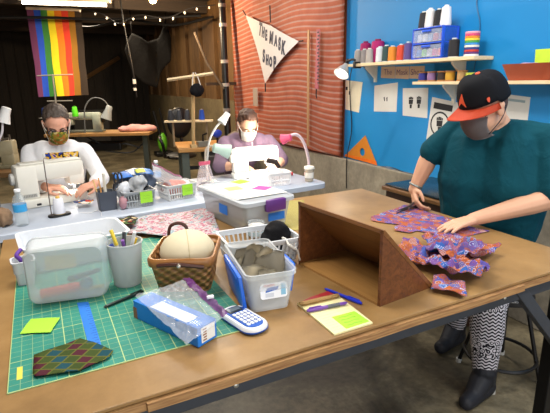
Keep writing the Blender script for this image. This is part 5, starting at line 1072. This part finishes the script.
for q in (-.2, .2): b = NB(); c_ = V((1.62, 5.44, 0)) + V((math.cos(-.45), math.sin(-.45), 0)) * q; tube(b, [c_ + V((0, 0, .7612)), c_ + V((0, 0, 1.05))], .014, 6); finish('post', b, C_('8a7a60', .6), t)
for k, (q, c, lb) in enumerate(((-.22, '2a2b30', 'black thread cone at left end of the wooden thread shelf'), (-.12, '32343a', 'second black thread cone on the wooden thread shelf'), (-.02, '3a3c42', 'charcoal thread cone beside the T-shaped stick on the thread shelf'), (.15, '2450b8', 'blue thread cone at right end of the thread shelf'))):
    c_ = V((1.62, 5.44)) + V((math.cos(-.45), math.sin(-.45))) * q; cone(lb, c_.y, 1.0702, c_.x, .035, .025, .13, c, 'a8a49c')
t = thing('clamp', 'blue plastic clamp lying behind the T-shaped stick', 'clamp', (1.93, 5.35, .761)); b = NB(); ell(b, (1.93, 5.35, .90), (.06, .03, .05)); b = fuse(b, .01, 2, .01, 12, 2); finish('jaw', b, C_('1f3fb0', .4), t, 'all'); b = NB(); tube(b, [(1.93, 5.35, .762), (1.93, 5.35, .87)], .015, 6); finish('bar', b, BLACKM, t)
t = thing('tool_head', 'grey metal thread cutter standing at foot of the T-shaped stick', 'tool', (1.70, 5.30, .761)); b = NB(); box(b, 1.66, 1.80, 5.27, 5.36, .7612, .83, .008); finish('body', b, C_('8a8a80', .4, .5), t); b = NB(); tube(b, [(1.73, 5.3, .83), (1.73, 5.3, .90), (1.78, 5.29, .92)], .012, 6); finish('lever', b, BLACKM, t)
# black office chair behind that table
t = thing('office_chair', 'black round-backed chair behind the butcher block table', 'chair', (1.78, 6.35, 0))
b = NB(); ell(b, (1.72, 6.25, .98), (.17, .045, .21)); finish('backrest', b, BLACKM, t, 'all'); b = NB(); ell(b, (1.76, 6.45, .50), (.23, .22, .05)); finish('seat', b, BLACKM, t, 'all')
b = NB(); tube(b, bez([(1.73, 6.27, .80), (1.75, 6.24, .6), (1.76, 6.40, .47)], 5), .02, 8); finish('back_support', b, BLACKM, t, True)
b = NB(); tube(b, [(1.76, 6.45, .05), (1.76, 6.45, .47)], .03, 10)
finish('column', b, BLACKM, t, True)
for k in range(5): a = k * 2 * PI / 5; b = NB(); tube(b, [(1.76, 6.45, .09), (1.76 + .27 * math.cos(a), 6.45 + .27 * math.sin(a), .04)], .02, 8); finish('leg', b, BLACKM, t, True)
b = NB(); tube(b, bez([(1.50, 6.30, .52), (1.46, 6.2, .70), (1.44, 6.25, .78), (1.50, 6.5, .78)], 5), .022, 8); tube(b, [(1.5, 6.31, .52), (1.62, 6.42, .50)], .018, 6); finish('armrest', b, BLACKM, t, True)
b = NB(); ell(b, (2.12, 5.15, .84), (.15, .10, .10)); b = fuse(b, .015, 2, .012, 9, 3)
for v in b.verts: v.co.z = max(v.co.z, .7615)
solo('cushion', b, C_('6f6252', .8), 'brown grey rounded pad on the butcher block table beside bearded man', 'pad', smooth='all')
# green blower by the concrete wall
t = thing('leaf_blower', 'bright green and black garden blower leaning by the rear concrete wall', 'blower', (2.30, 9.9, 0))
b = NB(); ell(b, (2.33, 9.9, .28), (.10, .13, .22)); b = fuse(b, .02, 2); finish('body', b, C_('5fae22', .4), t, 'all'); b = NB(); tube(b, [(2.30, 9.88, .40), (2.18, 9.86, .95)], .035, 8); tube(b, [(2.42, 9.9, .40), (2.32, 9.9, 1.0)], .022, 8); finish('nozzle', b, BLACKM, t, True); b = NB(); box(b, 2.15, 2.52, 9.75, 10.05, 0, .10, .03); finish('base', b, BLACKM, t)
b = NB(); box(b, .72, 1.5, 11.4, 11.8, 0, .95, .02); solo('cabinet', b, C_('1c1a18', .6), 'dark cabinet standing at back of the room behind the rear table', 'cabinet')

# ================================================================ people
def eyesandface(h, root, **k): h.face(root, **k)
# ---- standing person in black and orange cap
pb = V((1.93, 1.45, 0)); t = thing('person', 'standing person in black orange cap and teal tee cutting patterned fabric', 'person', pb)
H = Head((1.808, 1.469, 1.366), (-.93, .10, -.44), roll=0, sc=1.06)
hip = V((1.985, 1.50, .80)); chest = V((1.935, 1.50, 1.12)); nk = V((1.925, 1.480, 1.275))
shR, shL = V((1.890, 1.665, 1.255)), V((2.030, 1.290, 1.222)); elR, elL = V((1.795, 1.755, 1.125)), V((1.995, 1.205, .985)); wrR, wrL = V((1.730, 1.795, .935)), V((1.685, 1.375, .885))
kL, aL = V((1.795, 1.325, .44)), V((1.765, 1.285, .085)); hL = V((1.965, 1.40, .78)); kR, aR = V((1.975, 1.66, .44)), V((2.01, 1.68, .085)); hR = V((1.985, 1.60, .78))
def skel(b, e=0, arms=True):
    ell(b, hip, (.165 + e, .205 + e, .16 + e)); limb(b, shR, .070 + e, shL, .073 + e)
    for q in (-1, 1):
        d_ = V((-.33, .94, 0)) * .095 * q; limb(b, hip + d_ + V((-.03, 0, .0)), .135 + e, V((1.945, 1.49, 1.02)) + d_, .165 + e); limb(b, V((1.945, 1.49, 1.0)) + d_, .165 + e, chest + d_ * .9 + V((.01, 0, .04)), .145 + e)
        limb(b, chest + d_ * .9 + V((.01, 0, .04)), .145 + e, V((1.965, 1.485, 1.205)) + d_ * 1.3, .083 + e)
b = NB(); skel(b, -.014); chain(b, [(nk, .062), (V((1.85, 1.48, 1.345)), .060), (H.p(0, -.03, -.05), .060)]); H.skull(b)
for s, e, w in ((shR, elR, wrR), (shL, elL, wrL)): chain(b, [(s, .066), (s.lerp(e, .6), .054), (e, .047), (e.lerp(w, .3), .048), (w, .029)])
for h_, k_, a_ in ((hL, kL, aL), (hR, kR, aR)): chain(b, [(h_, .095), (k_, .062), (k_.lerp(a_, .3), .062), (a_, .040)]); limb(b, a_ - V((0, 0, .03)), .04, a_ + V((-.13, -.03, -.055)), .026)
dR = V((-.25, -.45, -.62)); hand(b, wrR, dR, (-.6, .55, .2), -1, (.55, .65, .75, .8), .008, .92)
dL = V((-.97, .10, -.10)); hand(b, wrL, dL, (-.05, .0, 1), 1, (.16, .14, .14, .16), .013, .98, .2)
b = fuse(b, .0045, 3); body = finish('body', b, SKIN, t, 'all')
H.face(t)
b = NB(); skel(b, .004); ell(b, V((1.965, 1.49, .86)), (.178, .225, .10)); limb(b, nk - V((.0, 0, .035)), .074, nk - V((-.01, 0, .08)), .11)
chain(b, [(shR, .076), (shR.lerp(elR, .5), .072), (shR.lerp(elR, .90), .070)]); chain(b, [(shL, .078), (shL.lerp(elL, .5), .080), (shL.lerp(elL, .86), .082)])
b = fuse(b, .007, 8, .008, 6, 5); finish('shirt', b, m_shirt('teal_tee', '094350', .2, .35), t, 'all')
b = NB(); ell(b, hip - V((0, 0, .03)), (.168, .208, .15))
for h_, k_, a_ in ((hL, kL, aL), (hR, kR, aR)): chain(b, [(h_, .105), (k_, .080), (k_.lerp(a_, .3), .079), (k_.lerp(a_, .93), .052)])
b = fuse(b, .007, 4); finish('leggings', b, LEGG, t, 'all')
for a_ in (aL, aR):
    b = NB(); limb(b, a_ + V((.02, 0, -.04)), .05, a_ + V((-.15, -.035, -.050)), .037); limb(b, a_ + V((-.015, 0, .01)), .054, a_ + V((-.08, -.018, -.04)), .044); limb(b, a_ + V((.0, 0, .055)), .056, a_ + V((.01, 0, -.03)), .048); b = fuse(b, .006, 3)
    for v in b.verts: v.co.z = max(v.co.z, .004)
    finish('shoe', b, plain('dark_shoe', '1d1f27', .6, var=.15), t, 'all')
H.mask(t, plain('grey_mask_cloth', '7d7777', .85, var=.06, bump=.05), C_('2a2630', .7))
# cap
capM = m_shirt('black_cap', '131418', .2, .06); ORG = plain('orange_cap_brim', 'd8512a', .6, var=.06, bump=.05)
def capf(u, v):
    a = u * 2 * PI; th = v * PI / 2; r = math.cos(th) ** .62; x = .092 * r * math.cos(a); y = .112 * r * math.sin(a) - .012; z = .040 + .112 * math.sin(th) ** .9 + (.012 if y > .0 else 0) * math.sin(th * 2) ; return H.p(x, y, z - .014 * (1 - math.sin(th)) * (1 if y < 0 else -.2))
b = grid(40, 14, capf); bmesh.ops.remove_doubles(b, verts=b.verts, dist=.0006); bmesh.ops.solidify(b, geom=list(b.faces), thickness=.003); cap = finish('cap', b, capM, t, 'all')
def brimf(u, v):
    a = math.radians(8 + 164 * u); w = math.sin(PI * u) ** .6; x = (.093 + .006 * v) * math.cos(a); y = .112 * math.sin(a) - .012 + .078 * v * w; return H.p(x, y, .043 - .010 * v - .022 * (x / .09) ** 2 * (.4 + .6 * v))
b = grid(30, 10, brimf); bmesh.ops.solidify(b, geom=list(b.faces), thickness=.004); sub('brim', b, ORG, cap, t, 'all')
b = NB(); ell(b, H.p(0, -.012, .153), (.011, .011, .006), H.M); sub('button', b, ORG, cap, t, 'all')
def cap_pt(x, z, off=.003):   # point on the front panel of the crown
    k = min(.98, max(0, (z - .046) / .112)); th = math.asin(k); r = math.cos(th) ** .62; ca = max(-1, min(1, x / max(.03, .092 * r))); return H.p(x, .112 * r * math.sqrt(max(0, 1 - ca * ca)) - .012 + off, z)
def emblem(pts, tr):
    b = NB(); vs = [[b.verts.new(cap_pt(x, z, o)) for x, z in pts] for o in (.004, .0065)]; n = len(pts)
    for i in range(n): b.faces.new((vs[0][i], vs[0][(i + 1) % n], vs[1][(i + 1) % n], vs[1][i]))
    b.faces.new(vs[1]); b.faces.new(vs[0][::-1]); bmesh.ops.triangulate(b, faces=b.faces); return sub('emblem', b, ORG, cap, t)
emblem([(-.002, .112), (.006, .095), (.014, .078), (.020, .060), (.008, .070), (-.001, .076), (-.012, .066), (-.020, .058), (-.014, .078), (-.008, .098)], 0)
b = NB(); ap = [(-.066, .072), (-.058, .074), (-.050, .072), (-.052, .060), (-.058, .053), (-.064, .060)]
def side_pt(i, o): x, z = ap[i]; k = (z - .052) / .092; r = math.cos(math.asin(max(0, k))) ** .62 * 1.045; yy = x + .058; a = math.radians(205 + yy * 500) ; return H.p(-(.088 + o) * r * abs(math.cos(math.radians(28))), (.108 + o) * r * math.sin(math.radians(28)) - .012 - yy * 1.0, z)
loft(b, [[side_pt(i, o) for i in range(6)] for o in (.003, .006)]); sub('side_patch', b, ORG, cap, t)
b = NB(); ell(b, H.p(0, -.03, .01), (.080, .075, .07), H.M); b = fuse(b, .006, 2, .004, 40, 2); finish('hair', b, C_('4b352a', .7), t, 'all')
# scissors in the right hand
hc = wrR + dR.normalized() * .085
st = thing('scissors', 'dark metal scissors in the standing person right hand cutting fabric', 'scissors', hc)
tip = V((1.545, 1.715, T + .012)); pv = hc.lerp(tip, .42)
for q in (-1, 1):
    b = NB(); w = V((.004, -.002, .010 * q)); e = tip + V((0, 0, .006 * q + .004)); tube(b, [hc + V((.02, .01, .016 * q)), pv + w * .3, e], [.006, .0075, .0015], 6); finish('blade', b, C_('6a6666', .3, .8), st, True)
    b = NB(); c_ = hc + V((.03, .02, .028 * q)); d_ = (hc - tip).normalized(); u2 = Z; tube(b, [c_ + d_ * .028 * math.cos(a) + u2 * .018 * math.sin(a) for a in [i * 2 * PI / 16 for i in range(16)]], .005, 6, True); finish('handle', b, C_('1c1c1e', .4), st, True)
b = NB(); lathe(b, [(.006, -.008), (.006, .008)], 10, Matrix.Translation(pv) @ Matrix.Rotation(PI / 2, 4, 'X')); finish('pivot', b, C_('b0aca8', .3, .8), st, True)
b = NB(); tube(b, [wrR + (wrR - elR).normalized() * -.025 + frame(wrR - elR)[0] * .0335 * math.cos(a) + frame(wrR - elR)[1] * .0335 * math.sin(a) for a in [i * 2 * PI / 20 for i in range(20)]], .005, 6, True); o = sub('bracelet', b, C_('8fa0a0', .3, .6), t, t)

# ---- seated people
def chair(loc, rz, label):
    t = thing('folding_chair', label, 'chair', loc, rz); box_ = lambda *a: box(NB(), *a)
    local(t, 'seat', box_(-.21, .21, -.20, .20, .425, .45, .01), C_('4a4540', .6)); local(t, 'backrest', box_(-.21, .21, .215, .235, .62, .82, .008), C_('4a4540', .6))
    for x in (-.2, .2):
        for y0, y1, zt_ in ((-.18, -.18, .425), (.225, .225, .82)): b = NB(); tube(b, [(x, y0, 0), (x, y1, zt_)], .011, 8); local(t, 'leg', b, BLACKM, True)
def seated(label, head_c, face, sh, el, wr, chest, hip, skin, shirtm, hairm, maskm, loopm, hands, sleeve=1.0, hair='short', sc=1.0, collar=None):
    t = thing('person', label, 'person', (hip[0], hip[1], 0)); H = Head(head_c, face, sc=sc); hip, chest = V(hip), V(chest); sh = [V(x) for x in sh]; el = [V(x) for x in el]; wr = [V(x) for x in wr]
    nk = (sh[0] + sh[1]) / 2 + V((0, 0, .055)); b = NB()
    def trunk(b, e):
        ell(b, hip, (.165 + e, .14 + e, .14 + e)); limb(b, hip + V((0, 0, .08)), .125 + e, chest, .125 + e); limb(b, chest + V((-.06, 0, 0)), .115 + e, chest + V((.06, 0, 0)), .115 + e); limb(b, sh[0], .050 + e, sh[1], .050 + e); limb(b, sh[0].lerp(sh[1], .25), .075 + e, chest, .11 + e); limb(b, sh[0].lerp(sh[1], .75), .075 + e, chest, .11 + e); limb(b, sh[0].lerp(sh[1], .5), .07 + e, nk - V((0, 0, .03)), .058 + e)
    trunk(b, -.01); chain(b, [(nk - V((0, 0, .04)), .058), (H.p(0, -.035, -.06), .056)]); H.skull(b)
    for s, e, w in zip(sh, el, wr): chain(b, [(s, .055), (e, .042), (e.lerp(w, .3), .042), (w, .028)])
    for q in (-1, 1): k = hip + V((q * .12, -.42, -.02)); a = k + V((0, .05, -.38)); chain(b, [(hip + V((q * .08, 0, -.02)), .09), (k, .062), (a, .042)]); limb(b, a - V((0, 0, .02)), .04, a + V((0, -.14, -.035)), .028)
    for w, hd_ in zip(wr, hands): hand(b, w, *hd_)
    finish('body', fuse(b, .0055, 3), skin, t, 'all'); H.face(t)
    b = NB(); trunk(b, .010)
    for s, e, w in zip(sh, el, wr):
        chain(b, [(s, .072), (e, .060)] if sleeve == 0 else [(s, .060), (s.lerp(e, .6), .057), (e, .054), (e.lerp(w, sleeve), .046)])
    b = fuse(b, .008, 8, .011, 7, 3 + hip[0]); sh_o = finish('shirt', b, shirtm, t, 'all')
    if collar: b = NB(); tube(b, [nk + V((.07 * math.cos(a), .06 * math.sin(a) - .01, -.005 + .02 * math.sin(a))) for a in [i * 2 * PI / 20 for i in range(20)]], .012, 8, True); sub('collar', b, collar, sh_o, t, 'all')
    b = NB()
    for q in (-1, 1): k = hip + V((q * .12, -.42, -.02)); a = k + V((0, .05, -.38)); chain(b, [(hip + V((q * .08, 0, -.02)), .10), (k, .072), (a, .052)])
    finish('trousers', fuse(b, .01, 3), C_('2a3040', .8), t, 'all')
    b = NB(); k_ = sc; ell(b, H.p(0, -.018, .055), (.080 * k_, .096 * k_, .080 * k_), H.M); ell(b, H.p(0, -.055, .015), (.078 * k_, .06 * k_, .07 * k_), H.M)
    if hair == 'tuft': ell(b, H.p(0, .015, .118), (.058 * k_, .062 * k_, .035 * k_), H.M)
    b = fuse(b, .006, 2, .010, 45, 7)
    hv = [v for v in b.verts if (v.co - H.c).dot(H.f) + .55 * (v.co - H.c).dot(H.u) < 9 and (v.co - H.c).dot(H.f) > .030 + .55 * max(0, (v.co - H.c).dot(H.u) - .05) and (v.co - H.c).dot(H.u) < .098]; bmesh.ops.delete(b, geom=hv, context='VERTS'); finish('hair', b, hairm, t, 'all')
    H.mask(t, maskm, loopm); return t, H
# man in white tee, left
t, H = seated('seated man in white printed tee, glasses and patterned mask at cream machine', (.115, 3.47, 1.245), (.0, -.86, -.52), [(-.065, 3.60, 1.05), (.265, 3.54, 1.05)], [(-.10, 3.50, .86), (.35, 3.40, .865)], [(.0, 3.28, .865), (.285, 3.22, .865)],
    (.09, 3.62, .90), (.10, 3.80, .52), SKIN2, m_shirt_print(), HAIR1, m_voro('yellow_green_print', [(0, 'b8a23c'), (.35, '7f8a3a'), (.6, 'c47a3a'), (.8, 'd9c78a')], 60), C_('d8d3c4', .8),
    [((.9, -.42, -.1), (0, -.2, 1), 1, (.3, .35, .4, .45), .012, .95), ((-.8, -.5, -.1), (0, -.2, 1), -1, (.3, .35, .4, .45), .012, .95)], .75, sc=1.0)
b = NB()
for q in (-1, 1): tube(b, [H.p(q * .033 + .025 * math.cos(a), .100 - .010 * (math.cos(a) * q > .3), .0 + .019 * math.sin(a)) for a in [i * 2 * PI / 20 for i in range(20)]], .0042, 6, True); tube(b, [H.p(q * .058, .092, .004), H.p(q * .082, -.01, .014)], .0022, 6)
tube(b, [H.p(-.009, .104, .004), H.p(.009, .104, .004)], .0024, 6); g = finish('glasses', b, C_('2a1e1c', .3), t, 'all')
b = NB()
for q in (-1, 1): lathe(b, [(.0235, -.0006), (.0235, .0006)], 18, Matrix.Translation(H.p(q * .033, .0985, 0)) @ H.M.to_4x4() @ Matrix.Rotation(PI / 2, 4, 'X'))
sub('lenses', b, m_clear('lens', 'e8f0f4', .05, .05), g, t)
chair((.10, 3.86, 0), 0, 'dark folding chair under the man in white tee')
# bearded man, right
t, H = seated('seated man with brown hair, white mask and mauve shirt at bright machine', (1.535, 3.52, 1.155), (-.12, -.82, -.56), [(1.40, 3.70, 1.0), (1.755, 3.57, 1.0)], [(1.275, 3.52, .84), (1.80, 3.42, .86)], [(1.40, 3.40, .845), (1.66, 3.25, .85)],
    (1.56, 3.745, .90), (1.60, 3.92, .52), SKIN, m_shirt('mauve_shirt', '7b6678', .15, .3), HAIR2, C_('e9e9e6', .8), C_('e6e4de', .8),
    [((.75, -.6, -.15), (0, -.2, 1), 1, (.3, .35, .4, .45), .012, .95), ((-.75, -.45, -.1), (0, -.2, 1), -1, (.3, .35, .4, .45), .012, .95)], .25, 'tuft', .98, C_('d8cdb0', .8))
b = NB(); 
for q in (-1, 1): limb(b, H.p(q * .066, .02, -.03), .014, H.p(q * .055, .045, -.085), .014)
b = fuse(b, .005, 1, .004, 60, 3); finish('beard', b, HAIR2, t, 'all')
b = NB(); tube(b, [(1.50, 3.10, .93), (1.56, 3.07, .915), (1.585, 3.06, .87)], [.02, .022, .014], 8); solo('cloth_scrap', b, C_('2a1d18', .8), 'dark strip of cloth in the bearded man hands at the bright machine', 'fabric', smooth=True)
chair((1.60, 3.98, 0), 0, 'dark folding chair under the man in mauve shirt')
